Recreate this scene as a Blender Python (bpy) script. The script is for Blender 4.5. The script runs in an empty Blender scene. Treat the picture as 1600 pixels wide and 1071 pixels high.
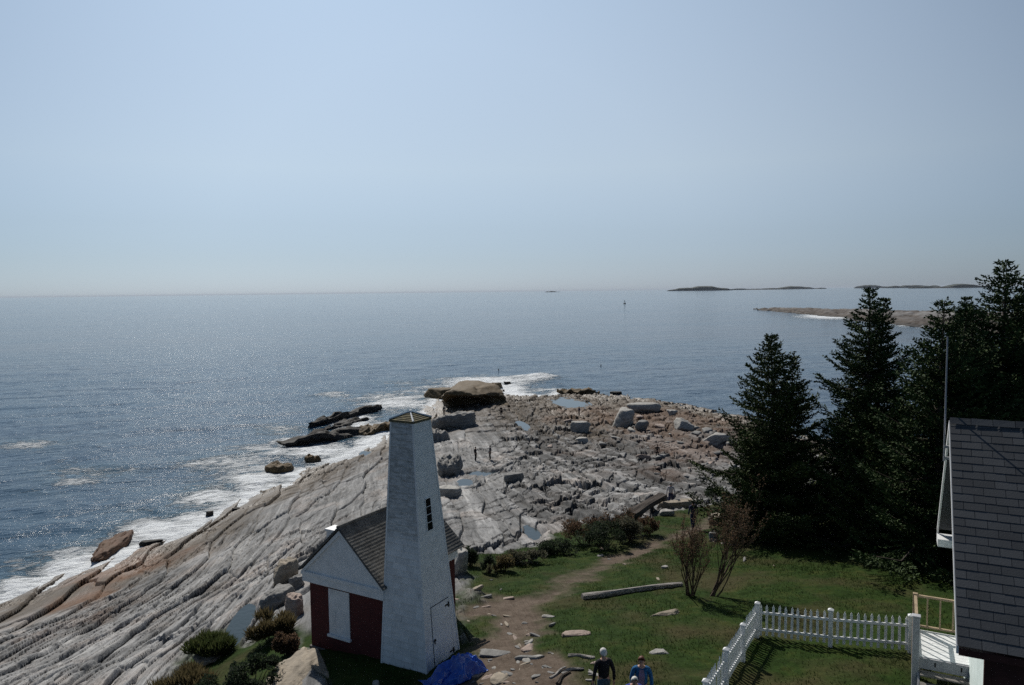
import bpy, bmesh, math, random
import numpy as np
from mathutils import Vector, Matrix
random.seed(7)
C = bpy.context.scene.collection
scene = bpy.context.scene
R = math.radians

# ------------------------------------------------------------------ camera
EYE = np.array([0.0, 0.0, 24.0])
F = 1150.0
PITCH = math.atan(80.0/F)
ROLL = 0.0119
_f = np.array([0, math.cos(PITCH), -math.sin(PITCH)])
_u0 = np.array([0, math.sin(PITCH), math.cos(PITCH)])
_r0 = np.array([1.0, 0, 0])
_r = math.cos(ROLL)*_r0 - math.sin(ROLL)*_u0
_u = math.cos(ROLL)*_u0 + math.sin(ROLL)*_r0
cam = bpy.data.cameras.new('camera'); cam.sensor_width = 36.0; cam.lens = F/1600*36
cam.clip_start = 0.1; cam.clip_end = 120000
co = bpy.data.objects.new('camera', cam); C.objects.link(co)
co.matrix_world = Matrix(((_r[0], _u[0], -_f[0], 0), (_r[1], _u[1], -_f[1], 0), (_r[2], _u[2], -_f[2], 24.0), (0, 0, 0, 1)))
scene.camera = co

def ray(px, py):
    v = _f + (px-800)/F*_r - (py-535.5)/F*_u
    return v/np.linalg.norm(v)
def at_z(px, py, z):
    v = ray(px, py); t = (z-EYE[2])/v[2]
    return EYE + v*t
def at_y(px, py, y):
    v = ray(px, py); return EYE + v*(y/v[1])

# ------------------------------------------------------------------ light
SUN_AZ, SUN_EL = R(-21), R(41)
sv = Vector((math.sin(SUN_AZ)*math.cos(SUN_EL), math.cos(SUN_AZ)*math.cos(SUN_EL), math.sin(SUN_EL)))
sl = bpy.data.lights.new('sun', 'SUN'); sl.energy = 4.3; sl.angle = R(0.53); sl.color = (1.0, 0.95, 0.87)
so = bpy.data.objects.new('sun', sl); C.objects.link(so); so.location = (0, 0, 60)
so.rotation_euler = sv.to_track_quat('Z', 'Y').to_euler()
w = bpy.data.worlds.new('World'); scene.world = w; w.use_nodes = True
nt = w.node_tree; nt.nodes.clear()
sk = nt.nodes.new('ShaderNodeTexSky'); sk.sky_type = 'NISHITA'; sk.sun_disc = False
sk.sun_elevation = SUN_EL; sk.sun_rotation = SUN_AZ
sk.altitude = 0; sk.air_density = 1.0; sk.dust_density = 0.6; sk.ozone_density = 2.0
bg = nt.nodes.new('ShaderNodeBackground'); bg.inputs['Strength'].default_value = 0.05
ou = nt.nodes.new('ShaderNodeOutputWorld')
def wn(kind, **kw):
    x = nt.nodes.new('ShaderNode'+kind)
    for k, v in kw.items(): setattr(x, k, v)
    return x
hs = wn('HueSaturation'); hs.inputs['Saturation'].default_value = .55; nt.links.new(sk.outputs[0], hs.inputs['Color'])
tint = wn('MixRGB', blend_type='MULTIPLY'); tint.inputs[0].default_value = 1; tint.inputs[2].default_value = (.57, .78, 1.02, 1); nt.links.new(hs.outputs[0], tint.inputs[1])
nt.links.new(tint.outputs[0], bg.inputs[0])
tc = wn('TexCoord'); sep = wn('SeparateXYZ'); nt.links.new(tc.outputs['Generated'], sep.inputs[0])
# pale sea haze low in the sky, stronger towards the sun
rp = wn('ValToRGB'); nt.links.new(sep.outputs[2], rp.inputs[0]); ee = rp.color_ramp.elements
HZR = [(0.0, (.135, .125, .150)), (.06, (.172, .168, .180)), (.16, (.285, .290, .262)), (.36, (.310, .355, .385)), (.52, (.09, .11, .13)), (.75, (.0, .0, .0))]
while len(ee) < len(HZR): ee.new(.5)
for i_, (p_, c_) in enumerate(HZR): ee[i_].position = p_; ee[i_].color = (*c_, 1)
dt = wn('VectorMath', operation='DOT_PRODUCT'); nt.links.new(tc.outputs['Generated'], dt.inputs[0]); dt.inputs[1].default_value = (math.sin(R(-4)), math.cos(R(-4)), 0)
mr = wn('MapRange'); nt.links.new(dt.outputs['Value'], mr.inputs[0]); mr.inputs[1].default_value = .56; mr.inputs[2].default_value = .95; mr.inputs[3].default_value = .02; mr.inputs[4].default_value = 1.0
bg2 = wn('Background'); nt.links.new(rp.outputs[0], bg2.inputs[0]); nt.links.new(mr.outputs[0], bg2.inputs[1])
ad = wn('AddShader'); nt.links.new(bg.outputs[0], ad.inputs[0]); nt.links.new(bg2.outputs[0], ad.inputs[1])
nt.links.new(ad.outputs[0], ou.inputs[0])
scene.view_settings.view_transform = 'Standard'; scene.view_settings.look = 'None'
scene.view_settings.exposure = 0.0; scene.view_settings.gamma = 1.0
scene.render.engine = 'CYCLES'
scene.cycles.use_denoising = False
scene.cycles.sample_clamp_direct = 5; scene.cycles.max_bounces = 6; scene.cycles.caustics_reflective = False; scene.cycles.caustics_refractive = False
scene.cycles.transparent_max_bounces = 6

# ------------------------------------------------------------------ helpers
def link(o, parent=None):
    C.objects.link(o)
    if parent is not None: o.parent = parent
    return o
def tag(o, label=None, cat=None, group=None, kind=None):
    if label: o['label'] = label
    if cat: o['category'] = cat
    if group: o['group'] = group
    if kind: o['kind'] = kind
    return o
def thing(name, label, cat, loc=(0, 0, 0), rz=0, group=None):
    o = bpy.data.objects.new(name, None); o.empty_display_size = 0.3
    link(o); o.location = loc; o.rotation_euler = (0, 0, rz)
    return tag(o, label, cat, group)

class MB:
    def __init__(s): s.v = []; s.f = []; s.m = []
    def add(s, vs, fs, m=0):
        b = len(s.v); s.v.extend([tuple(map(float, p)) for p in vs])
        for f in fs: s.f.append(tuple(b+i for i in f)); s.m.append(m)
    def hexa(s, p, m=0):  # 8 corners: bottom 4 ccw, top 4 ccw
        s.add(p, [(3, 2, 1, 0), (4, 5, 6, 7), (0, 1, 5, 4), (1, 2, 6, 5), (2, 3, 7, 6), (3, 0, 4, 7)], m)
    def box(s, x0, x1, y0, y1, z0, z1, m=0):
        s.hexa([(x0, y0, z0), (x1, y0, z0), (x1, y1, z0), (x0, y1, z0), (x0, y0, z1), (x1, y0, z1), (x1, y1, z1), (x0, y1, z1)], m)
    def tube(s, pts, rads, n=6, m=0, cap=True, flat=1.0):
        pts = [Vector(p) for p in pts]; rings = []
        for i, p in enumerate(pts):
            t = (pts[min(i+1, len(pts)-1)] - pts[max(i-1, 0)])
            if t.length < 1e-9: t = Vector((0, 0, 1))
            t.normalize()
            a = t.cross(Vector((0, 0, 1)) if abs(t.z) < .9 else Vector((0, 1, 0))).normalized(); b = t.cross(a)
            rings.append([p + (a*math.cos(k*2*math.pi/n) + b*math.sin(k*2*math.pi/n)*flat)*rads[i] for k in range(n)])
        base = [q for r in rings for q in r]; fs = []
        for i in range(len(pts)-1):
            for k in range(n):
                k2 = (k+1) % n; fs.append((i*n+k, i*n+k2, (i+1)*n+k2, (i+1)*n+k))
        if cap: fs.append(tuple(range(n-1, -1, -1))); fs.append(tuple((len(pts)-1)*n+k for k in range(n)))
        s.add(base, fs, m)
    def build(s, name, mats, parent=None, smooth=False, bevel=0):
        me = bpy.data.meshes.new(name); me.from_pydata(s.v, [], s.f); me.update()
        if not isinstance(mats, (list, tuple)): mats = [mats]
        for q in mats: me.materials.append(q)
        if len(mats) > 1: me.polygons.foreach_set('material_index', s.m)
        if smooth: me.polygons.foreach_set('use_smooth', [True]*len(me.polygons))
        o = bpy.data.objects.new(name, me); link(o, parent)
        if bevel:
            b = o.modifiers.new('bevel', 'BEVEL'); b.width = bevel; b.segments = 2; b.limit_method = 'ANGLE'
        return o
def np_mesh(name, V, Fq, mat, parent=None, smooth=False):
    me = bpy.data.meshes.new(name); V = np.asarray(V, np.float32); Fq = np.asarray(Fq, np.int32)
    n, k = Fq.shape
    me.vertices.add(len(V)); me.vertices.foreach_set('co', V.ravel())
    me.loops.add(n*k); me.loops.foreach_set('vertex_index', Fq.ravel())
    me.polygons.add(n); me.polygons.foreach_set('loop_start', np.arange(0, n*k, k, dtype=np.int32))
    me.polygons.foreach_set('loop_total', np.full(n, k, np.int32))
    if smooth: me.polygons.foreach_set('use_smooth', np.ones(n, bool))
    me.update(calc_edges=True); me.validate()
    me.materials.append(mat)
    o = bpy.data.objects.new(name, me); return link(o, parent)
def attr(o, name, a):
    at = o.data.attributes.new(name, 'FLOAT', 'POINT'); at.data.foreach_set('value', np.asarray(a, np.float32).ravel())

class NT:
    """tiny node-tree writer"""
    def __init__(s, name):
        s.mat = bpy.data.materials.new(name); s.mat.use_nodes = True
        s.t = s.mat.node_tree; s.b = s.t.nodes['Principled BSDF']; s.out = s.t.nodes['Material Output']
    def n(s, kind, **kw):
        x = s.t.nodes.new('ShaderNode'+kind)
        for k, v in kw.items():
            if k in x.inputs.keys(): s.put(x.inputs[k], v)
            else: setattr(x, k, v)
        return x
    def put(s, sock, v):
        if isinstance(v, bpy.types.NodeSocket): s.t.links.new(v, sock)
        else:
            if sock.type == 'RGBA' and len(v) == 3: v = (*v, 1)
            sock.default_value = v
    def noise(s, vec, scale, detail=4, rough=.55, dist=0):
        x = s.n('TexNoise', Scale=scale, Detail=detail, Roughness=rough, Distortion=dist)
        if vec is not None: s.put(x.inputs['Vector'], vec)
        return x.outputs['Fac']
    def ramp(s, fac, stops, interp='LINEAR'):
        x = s.n('ValToRGB'); s.put(x.inputs[0], fac); e = x.color_ramp.elements; x.color_ramp.interpolation = interp
        while len(e) < len(stops): e.new(.5)
        for i, (p, c) in enumerate(stops):
            e[i].position = p; e[i].color = (*c, 1) if not isinstance(c, (int, float)) else (c, c, c, 1)
        return x.outputs[0]
    def mix(s, fac, a, b, mode='MIX'):
        x = s.n('MixRGB', blend_type=mode); s.put(x.inputs[0], fac); s.put(x.inputs[1], a); s.put(x.inputs[2], b); return x.outputs[0]
    def math(s, op, a, b=0.0, clamp=False):
        x = s.n('Math', operation=op, use_clamp=clamp); s.put(x.inputs[0], a); s.put(x.inputs[1], b); return x.outputs[0]
    def attr(s, name): return s.n('Attribute', attribute_name=name).outputs['Fac']
    def mapping(s, vec, scale=(1, 1, 1), rot=(0, 0, 0), loc=(0, 0, 0)):
        x = s.n('Mapping'); s.put(x.inputs['Vector'], vec); x.inputs['Scale'].default_value = scale
        x.inputs['Rotation'].default_value = rot; x.inputs['Location'].default_value = loc; return x.outputs[0]
    def pos(s): return s.n('NewGeometry').outputs['Position']
    def obj(s): return s.n('TexCoord').outputs['Object']
    def bump(s, h, strength=.5, dist=.1, normal=None):
        x = s.n('Bump', Strength=strength, Distance=dist); s.put(x.inputs['Height'], h)
        if normal is not None: s.put(x.inputs['Normal'], normal)
        return x.outputs[0]
    def set(s, **kw):
        for k, v in kw.items(): s.put(s.b.inputs[k.replace('_', ' ')], v)
        return s.mat
def pm(name, c1, c2=None, scale=4, rough=.7, bump=0, bscale=20, stretch=(1, 1, 1), metal=0, spec=.3, detail=5, lo=.35, hi=.65):
    t = NT(name); v = t.mapping(t.obj(), stretch)
    if c2 is None: c2 = tuple(x*.75 for x in c1)
    t.set(Base_Color=t.ramp(t.noise(v, scale, detail), [(lo, c2), (hi, c1)]), Roughness=rough, Metallic=metal)
    t.b.inputs['Specular IOR Level'].default_value = spec
    if bump: t.set(Normal=t.bump(t.noise(v, bscale, 4), bump, .03))
    return t.mat

# numpy noise -------------------------------------------------------
def _h(i, j, k=0):
    n = (i.astype(np.int64)*374761393 + j.astype(np.int64)*668265263 + k*1274126177) & 0x7fffffff
    n = ((n ^ (n >> 13))*1274126177) & 0x7fffffff
    n = ((n ^ (n >> 16))*2246822519) & 0x7fffffff
    return ((n ^ (n >> 15)) & 0xffff)/65535.0
def vnoise(x, y, k=0):
    i = np.floor(x); j = np.floor(y); u = x-i; v = y-j; u = u*u*u*(u*(u*6-15)+10); v = v*v*v*(v*(v*6-15)+10)
    a = _h(i, j, k); b = _h(i+1, j, k); c = _h(i, j+1, k); d = _h(i+1, j+1, k)
    return (a*(1-u)+b*u)*(1-v) + (c*(1-u)+d*u)*v - .5
def fbm(x, y, oct=4, k=0, g=.5):
    s = 0; a = 1.0
    for o in range(oct): s = s + a*vnoise(x*2**o+o*17.3, y*2**o-o*9.1, k+o*7); a *= g
    return s
def cells(x, y, k=0, tilt=.5, mx=0.1, my=0.0, rnd=1.0):
    """angular blocks: nearest jittered cell gives a height and a tilt; also distance to the border"""
    i = np.floor(x); j = np.floor(y); best = np.full(x.shape, 9.); sec = np.full(x.shape, 9.); val = np.zeros(x.shape)
    for di in (-1, 0, 1):
        for dj in (-1, 0, 1):
            ci = i+di; cj = j+dj
            px = ci+.5+.8*(_h(ci, cj, k)-.5); py = cj+.5+.8*(_h(ci, cj, k+1)-.5)
            dx = x-px; dy = y-py; d = np.abs(dx)**1.3+np.abs(dy)**1.3
            hv = rnd*(_h(ci, cj, k+2)-.5) + dx*(mx+tilt*(_h(ci, cj, k+3)-.5)) + dy*(my+tilt*(_h(ci, cj, k+4)-.5))
            m = d < best
            sec = np.where(m, best, np.minimum(sec, d)); val = np.where(m, hv, val); best = np.where(m, d, best)
    return val, sec-best
def sstep(a, b, x):
    t = np.clip((x-a)/(b-a), 0, 1); return t*t*(3-2*t)
def poly_sd(P, x, y):
    """signed distance to polygon, + inside"""
    P = np.asarray(P, float); n = len(P); d = np.full(x.shape, 1e9); ins = np.zeros(x.shape, bool)
    for i in range(n):
        ax, ay = P[i]; bx, by = P[(i+1) % n]; ex, ey = bx-ax, by-ay
        t = np.clip(((x-ax)*ex+(y-ay)*ey)/(ex*ex+ey*ey+1e-12), 0, 1)
        d = np.minimum(d, (x-ax-t*ex)**2+(y-ay-t*ey)**2)
        c = ((ay > y) != (by > y)) & (x < (bx-ax)*(y-ay)/(by-ay+1e-12)+ax); ins ^= c
    d = np.sqrt(d); return np.where(ins, d, -d)
# ------------------------------------------------------------------ terrain
LAND = [  # photo point on the ground and its height above the sea
 (800,1071,13.0),(1000,1120,13.4),(1183,1000,12.9),(1083,828,10.0),(1425,1022,13.3),(1075,930,12.2),(903,990,12.6),(1065,912,11.9),
 (908,930,11.9),(1000,830,10.2),(880,860,10.6),(760,880,11.1),(722,870,11.2),(1200,838,10.6),(1300,800,10.2),(1460,875,11.8),(1480,800,10.6),
 (1400,770,9.6),(1600,1071,13.4),(1600,900,12.4),(1600,810,10.5),(1250,1071,13.3),(740,960,12.1),(700,1071,12.5),
 (480,1035,12.0),(440,1071,12.0),(400,970,10.6),(452,900,9.6),(560,1071,12.3),(600,1150,12.5),
 (750,720,3.8),(760,800,8.2),(700,770,7.0),(850,720,4.2),(855,785,7.5),(830,830,9.4),(950,790,8.4),(950,720,4.6),(1027,716,3.6),(1050,760,6.3),
 (1100,720,4.5),(1140,690,3.0),(1130,770,7.6),(900,648,1.3),(780,645,2.0),(700,690,3.6),(860,670,2.0),(960,660,1.8),(1050,670,2.4),
 (0,1000,4.0),(0,1071,8.0),(150,1000,6.6),(150,945,2.6),(200,915,2.0),(300,900,4.0),(300,1000,9.0),(300,1071,10.5),(400,850,5.0),(400,900,7.4),
 (350,850,2.6),(500,800,5.0),(470,850,7.4),(590,770,5.5),(590,725,3.2),(500,762,2.2),(200,1071,9.6),(100,1071,8.9),(60,960,2.0),(430,790,2.4),
 (1300,720,2.2),(1450,740,3.4),(1600,745,2.6),(200,1200,11.0),(-300,1100,5.0),(900,1300,13.2),(1700,1200,13.6),(500,1300,12.4),
]
COAST = [(-400,1010),(-150,975),(0,940),(60,915),(100,893),(135,883),(165,882),(215,855),(260,850),(300,836),(345,806),(395,770),(450,757),(470,737),
 (540,722),(590,690),(620,676),(660,652),(668,640),(690,612),(740,602),(790,606),(800,616),(860,620),(880,610),(940,616),(1000,621),(1060,633),
 (1140,650),(1230,672),(1300,690),(1450,705),(1600,715),(1900,740)]
pts = [(*at_z(a, b, z)[:2], z) for a, b, z in LAND]
coast = [at_z(a, b, 0)[:2] for a, b in COAST]
pts += [(x, y, 0.0) for x, y in coast]
for i in range(len(coast)):
    a = np.array(coast[max(i-1, 0)]); b = np.array(coast[min(i+1, len(coast)-1)]); t = (b-a)/np.linalg.norm(b-a)
    nrm = np.array([-t[1], t[0]]); L = 10+.05*coast[i][1]
    q = np.array(coast[i])+nrm*L*.7; pts.append((q[0], q[1], -2.5))
coast_poly = [tuple(c) for c in coast]+[(300, coast[-1][1]), (300, -80), (-200, -80), (-200, coast[0][1])]
P = np.array(pts)
def dom(x, y): 
    d = np.sqrt(x*x+y*y+4); return 2.2*np.arctan2(x, np.maximum(y, .5)), 1.6*np.log(d)
U = np.stack(dom(P[:, 0], P[:, 1]), 1)
def tps(r2): return .5*r2*np.log(r2+1e-9)
_n = len(P); K = tps(((U[:, None]-U[None])**2).sum(-1))+np.eye(_n)*.004
A = np.zeros((_n+3, _n+3)); A[:_n, :_n] = K; A[:_n, _n] = 1; A[:_n, _n+1:] = U; A[_n, :_n] = 1; A[_n+1:, :_n] = U.T
wgt = np.linalg.solve(A, np.concatenate([P[:, 2], np.zeros(3)]))
def base_h(x, y):
    x = np.asarray(x, float); y = np.asarray(y, float); sh = x.shape; u, v = dom(x.ravel(), y.ravel()); out = np.empty(u.shape)
    for s in range(0, len(u), 20000):
        r2 = (u[s:s+20000, None]-U[None, :, 0])**2+(v[s:s+20000, None]-U[None, :, 1])**2
        out[s:s+20000] = tps(r2)@wgt[:_n]+wgt[_n]+u[s:s+20000]*wgt[_n+1]+v[s:s+20000]*wgt[_n+2]
    return np.clip(out.reshape(sh), -4, 13.8)
def march(px, py, hfun):
    v = ray(px, py); t = np.linspace(8, 300, 3000); p = EYE[None]+v[None]*t[:, None]
    below = p[:, 2] < np.maximum(hfun(p[:, 0], p[:, 1]), 0)
    i = int(np.argmax(below)) if below.any() else len(t)-1
    return p[i]
def wpoly(lst): return [tuple(march(a, b, base_h)[:2]) for a, b in lst]
LAWN = wpoly([(716,878),(760,868),(800,856),(880,845),(930,830),(1030,805),(1062,796),(1120,790),(1240,800),(1320,792),(1450,780),(1600,775),(1900,800)])+[(60, 8), (-3, 8)]+wpoly([(650,1110),(700,1040),(722,1000),(722,950)])
DIRT = wpoly([(722,948),(760,936),(850,934),(880,908),(940,878),(1020,846),(1075,826),(1112,810),(1124,817),(1078,838),(1020,860),(955,888),(905,913),(850,945),(842,962),(868,992),(838,1002),(850,1022),(905,1032),(925,1080),(940,1140),(680,1140),(735,1040),(752,1005),(768,985),(764,968),(722,968)])
YARD = [tuple(at_z(a, b, 12.1)[:2]) for a, b in [(476,985),(482,1030),(500,1071),(500,1140),(700,1140),(735,1040),(722,940),(600,940)]]
SCRUB = [wpoly([(270,1071),(300,1010),(345,990),(385,1000),(420,970),(462,985),(470,1000),(445,1060),(440,1130),(260,1130)]),
         wpoly([(745,900),(760,872),(850,845),(900,820),(1030,808),(1032,838),(960,862),(860,880),(790,898)])]
RUST = wpoly([(115,930),(150,880),(205,845),(290,865),(215,905),(150,965)])
RUST2 = wpoly([(880, 640), (1000, 640), (1150, 655), (1150, 740), (1080, 735), (980, 690)])
BASE_ANG = R(10)   # strike of the beds, turned from straight ahead to the left
def strike(x, y):
    c = x*math.cos(BASE_ANG)+y*math.sin(BASE_ANG); s = -x*math.sin(BASE_ANG)+y*math.cos(BASE_ANG); return c, s
def detail_h(x, y, zb):
    c, s = strike(x, y)
    wob = 1.2*fbm(x/16, y/16, 3, 3); fold = .15*fbm(x/4.2, y/8, 3, 11)
    cc = c+wob+fold
    right = sstep(-8, 5, x+0.03*(y-60)); far = sstep(55, 120, y)
    rub = .30+1.1*sstep(-.12, .22, fbm(x/7+3, y/11, 3, 19))      # smooth slabs here, broken beds there
    a1, e1 = cells(cc/2.4, s/16, 21, .25, .65, -.05, .55)
    a2, e2 = cells(cc/.85+2*a1, s/6.5, 31, .3, .6, -.1, .6)
    a3, e3 = cells(cc/.30, s/2.6+5*a2, 41, .4, .5, -.1, .7)
    a4, e4 = cells(cc/.14+2*a3, s/1.5, 45, .4, .4, -.1, .8)
    rub2 = sstep(.08, .36, fbm(x/6+9, y/9, 3, 29))
    wx_ = .5*fbm(x/2.4, y/2.4, 3, 53); wy_ = .7*fbm(x/2.1+4, y/2.1, 3, 54)
    b1, f1 = cells((cc+s*.10)/4.2+wx_, (s-cc*.30)/4.6+wy_, 51, .25, .12, -.80, .5)
    b2, f2 = cells(cc/1.6+wx_*1.5, s/2.2+2*b1+wy_, 61, .35, .1, -.65, .6)
    b3, f3 = cells(cc/.6, s/.9+2*b2, 66, .35, .1, -.5, .8)
    rl = .10+.9*sstep(.02, .30, fbm(x/8+3, y/16, 3, 19)+.16*np.exp(-((x+11)/4)**2))      # rough foliated strips between smooth slabs, left
    rr_ = rl*(1-right)+.75*right
    h = (.40+.08*right)*a1 + (.17+.10*right)*rr_*a2 + (.09-.02*right)*rr_*a3 + .03*rr_*a4
    h += right*(.42*b1*(.6+.4*rub2)+(.30*b2+.08*b3)*(.05+.95*rub2)) + far*right*(.16*b1+.06*b2)
    h += (1-right)*.10*b2*rl + .22*b1*(1-right)*sstep(.0, .3, fbm(x/7, y/9, 2, 57)) + .5*fbm(x/9, y/9, 3, 81)
    rub = rr_
    tone = .66+.30*(vnoise(cc/1.9, s/40, 91)+.5)+.46*(vnoise(cc/.62, s/22, 92)+.5)+.16*(b1+a2)-.20*right*(1-.4*(fbm(x/5, y/12, 3, 93)+.5))+.25*(1-right)
    tone = tone + (sstep(-.06, .06, vnoise(cc/.55, s/30, 97))-.5)*(.20+.52*right) + (sstep(-.08, .12, vnoise(cc/.17, s/14, 98))-.5)*(.12+.32*right) - .20*right*(.6+.4*far)
    tone = tone*(1-.35*sstep(.05, .4, fbm(x/2.2, y/3.4, 4, 94)))
    cr = -(.34+.20*right)*(1-sstep(0, .055, e1)) - .17*rub*(1-sstep(0, .10, e2)) - right*.30*(1-sstep(0, .05, f1)) - right*rub2*.15*(1-sstep(0, .07, f2)) - .09*rub*(1-sstep(0, .10, e3))
    cr = cr - .30*right*sstep(.12, .22, vnoise(cc/.55, s/13, 95)+.25*vnoise(x/3, y/3, 96))
    return h+cr*(.7+.4*right), tone
# fan-shaped tessellation: finer near the viewer's ground, coarser far off
NA, ND = 1640, 1500
AZ = np.concatenate([np.linspace(-.95, -.665, 90, endpoint=False), np.linspace(-.665, .665, NA-180), np.linspace(.665, .95, 91)[1:]]); lt = np.tan(AZ)
ld = np.exp(np.linspace(math.log(13.5), math.log(235.), ND))
XX = lt[None, :]*ld[:, None]; YY = np.repeat(ld[:, None], NA, 1)
KC = 5
_ja = np.arange(0, ND+KC, KC); _ia = np.arange(0, NA+KC, KC)
_la = np.linspace(math.log(13.5), math.log(235.), ND); _st = _la[1]-_la[0]
_cd = np.exp(_la[0]+_ja*_st); _cl = np.tan(np.interp(np.minimum(_ia, NA-1), np.arange(NA), AZ)+np.maximum(_ia-NA+1, 0)*.003)
CX = _cl[None]*_cd[:, None]; CY = np.repeat(_cd[:, None], len(_ia), 1)
def up(Q):
    fj = np.arange(ND)/KC; fi = np.arange(NA)/KC; j = fj.astype(int); i = fi.astype(int); v = (fj-j)[:, None]; u = (fi-i)[None]
    T0 = Q[j]*(1-v)+Q[j+1]*v; return T0[:, i]*(1-u)+T0[:, i+1]*u
ZB = up(base_h(CX, CY))
sd_c = up(poly_sd(coast_poly, CX, CY))
lawn = up(poly_sd(LAWN, CX, CY)); dirt = up(poly_sd(DIRT, CX, CY)); yard = up(poly_sd(YARD, CX, CY))
scr = up(np.maximum(poly_sd(SCRUB[0], CX, CY), poly_sd(SCRUB[1], CX, CY))); rust = up(poly_sd(RUST, CX, CY)); rust2 = up(poly_sd(RUST2, CX, CY))
nz = fbm(XX/1.4, YY/1.4, 4, 5)
m_lawn = sstep(-.5, .5, np.maximum(np.maximum(lawn, yard), scr)+1.2*nz)
m_dirt = sstep(-.6, .6, dirt+.9*fbm(XX/.9, YY/.9, 4, 6))
m_rust = np.maximum(sstep(-2.5, 2.5, rust+6*fbm(XX/4, YY/4, 3, 15)), .55*sstep(-6, 6, rust2+16*fbm(XX/7, YY/7, 3, 16)))
DH, TONE = detail_h(XX, YY, ZB)
S_ = DH.copy(); S_[1:-1] = .5*S_[1:-1]+.25*(S_[:-2]+S_[2:]); S_[:, 1:-1] = .5*S_[:, 1:-1]+.25*(S_[:, :-2]+S_[:, 2:])
k_ = .5*(1-sstep(30, 48, YY)); DH = S_*k_+DH*(1-k_)   # weathered edges close by
ZZ = ZB + DH*(1-m_lawn) + m_lawn*(.10*fbm(XX/2.5, YY/2.5, 4, 8)+.05*fbm(XX/.35, YY/.35, 2, 9)*(1-m_dirt)-.05*m_dirt+.05)
ZZ = np.where(sd_c < -1.5, np.minimum(ZZ, -.18*(-sd_c-1.5)+.15), ZZ)
# the tide pools are hollows kept just under the level of their water
POOLS = [('tide_pool', (752,741), (1.9, 1.5), 'small tide pool below the two dark figures on the ledges'),
 ('tide_pool', (888,629), (3.4, 6.5), 'largest tide pool, at the seaward edge of the point'),
 ('tide_pool', (817,664), (.8, 3.5), 'narrow streak of pool water in the middle of the ledges'),
 ('tide_pool', (832,829), (.5, 1.2), 'little pool in a groove just above the bushes'),
 ('tide_pool', (377,975), (.45, 1.9), 'long sparkling pool in a rock groove left of the brick house'),
 ('tide_pool', (572,708), (.8, 1.8), 'tiny pale pool in the brown rock left of the white tower'),
 ('tide_pool', (729,757), (.8, 2.0), 'small pool close to the right side of the white tower')]
pools = []
for nm, px, (ra, rb), lab in POOLS:
    p = march(*px, base_h); dx = XX-p[0]; dy = YY-p[1]; c_, s_ = strike(dx, dy)
    q = np.sqrt((c_/ra)**2+(s_/rb)**2)*(1+.5*fbm(XX/1.3, YY/1.3, 3, 90)); lev = max(float(p[2])-.15, .12)
    k = 1-sstep(.9, 1.6, q); ZZ = ZZ*(1-k)+k*(lev-.2+.55*np.clip(q-.75, -.3, 1)*min(ra, 1.5)+.08*fbm(XX/.8, YY/.8, 3, 91)); pools.append((nm, lab, p, ra*1.3, rb*1.3, lev))
# level pad under house and tower
ZZ = np.where(m_lawn > .99, ZZ, ZZ)
Vt = np.stack([XX, YY, ZZ], -1).reshape(-1, 3)
ii = np.arange(ND-1)[:, None]*NA+np.arange(NA-1)[None]; ii = ii.ravel()
Ft = np.stack([ii, ii+1, ii+NA+1, ii+NA], 1)
keep = (ZZ.reshape(-1)[Ft].max(1) > -1.2)
LLD = np.log(ld)
def G(x, y):
    x = np.asarray(x, float); y = np.maximum(np.asarray(y, float), 13.6); a = np.arctan(x/y)
    fi = np.clip(np.interp(a, AZ, np.arange(NA)), 0, NA-1.001); fj = np.clip((np.log(y)-LLD[0])/(LLD[-1]-LLD[0])*(ND-1), 0, ND-1.001)
    i = fi.astype(int); j = fj.astype(int); u = fi-i; v = fj-j
    return (ZZ[j, i]*(1-u)+ZZ[j, i+1]*u)*(1-v)+(ZZ[j+1, i]*(1-u)+ZZ[j+1, i+1]*u)*v
def gz(x, y): return float(G(np.array([x]), np.array([y]))[0])
def W(px, py): 
    p = march(px, py, G); return Vector(p)

def rock_nodes(t, vec_pos, tide=True):
    m = t.mapping(vec_pos, (1, 1, 1), (0, 0, -BASE_ANG))
    lay = t.mapping(m, (3.2, .12, 1.5)); lay2 = t.mapping(m, (11, .35, 4))
    n1 = t.noise(lay, 1.0, 6, .62, .5); n2 = t.noise(lay2, 1.0, 6, .6, .8); n3 = t.noise(vec_pos, .22, 5, .6); n4 = t.noise(vec_pos, 7, 6, .65)
    big = t.noise(t.mapping(m, (.55, .035, .3)), 1.0, 4, .55, .4)
    n1 = t.math('ADD', t.math('MULTIPLY', n1, .65), t.math('MULTIPLY', big, .35))
    g = t.ramp(n1, [(.36, (.090, .091, .092)), (.46, (.168, .168, .168)), (.55, (.228, .227, .225)), (.66, (.34, .336, .328))])
    g = t.mix(t.math('MULTIPLY', t.ramp(n3, [(.50, 0.), (.66, 1.)]), .30), g, (.36, .285, .235))
    g = t.mix(t.ramp(n2, [(.30, .75), (.42, 0.)]), g, (.06, .055, .055))
    g = t.mix(t.ramp(n2, [(.66, 0.), (.74, .5)]), g, (.42, .39, .36))
    g = t.mix(.35, g, t.ramp(n4, [(.3, .35), (.7, 1.)]), 'MULTIPLY')
    return g, n1, n2, n4
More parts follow.
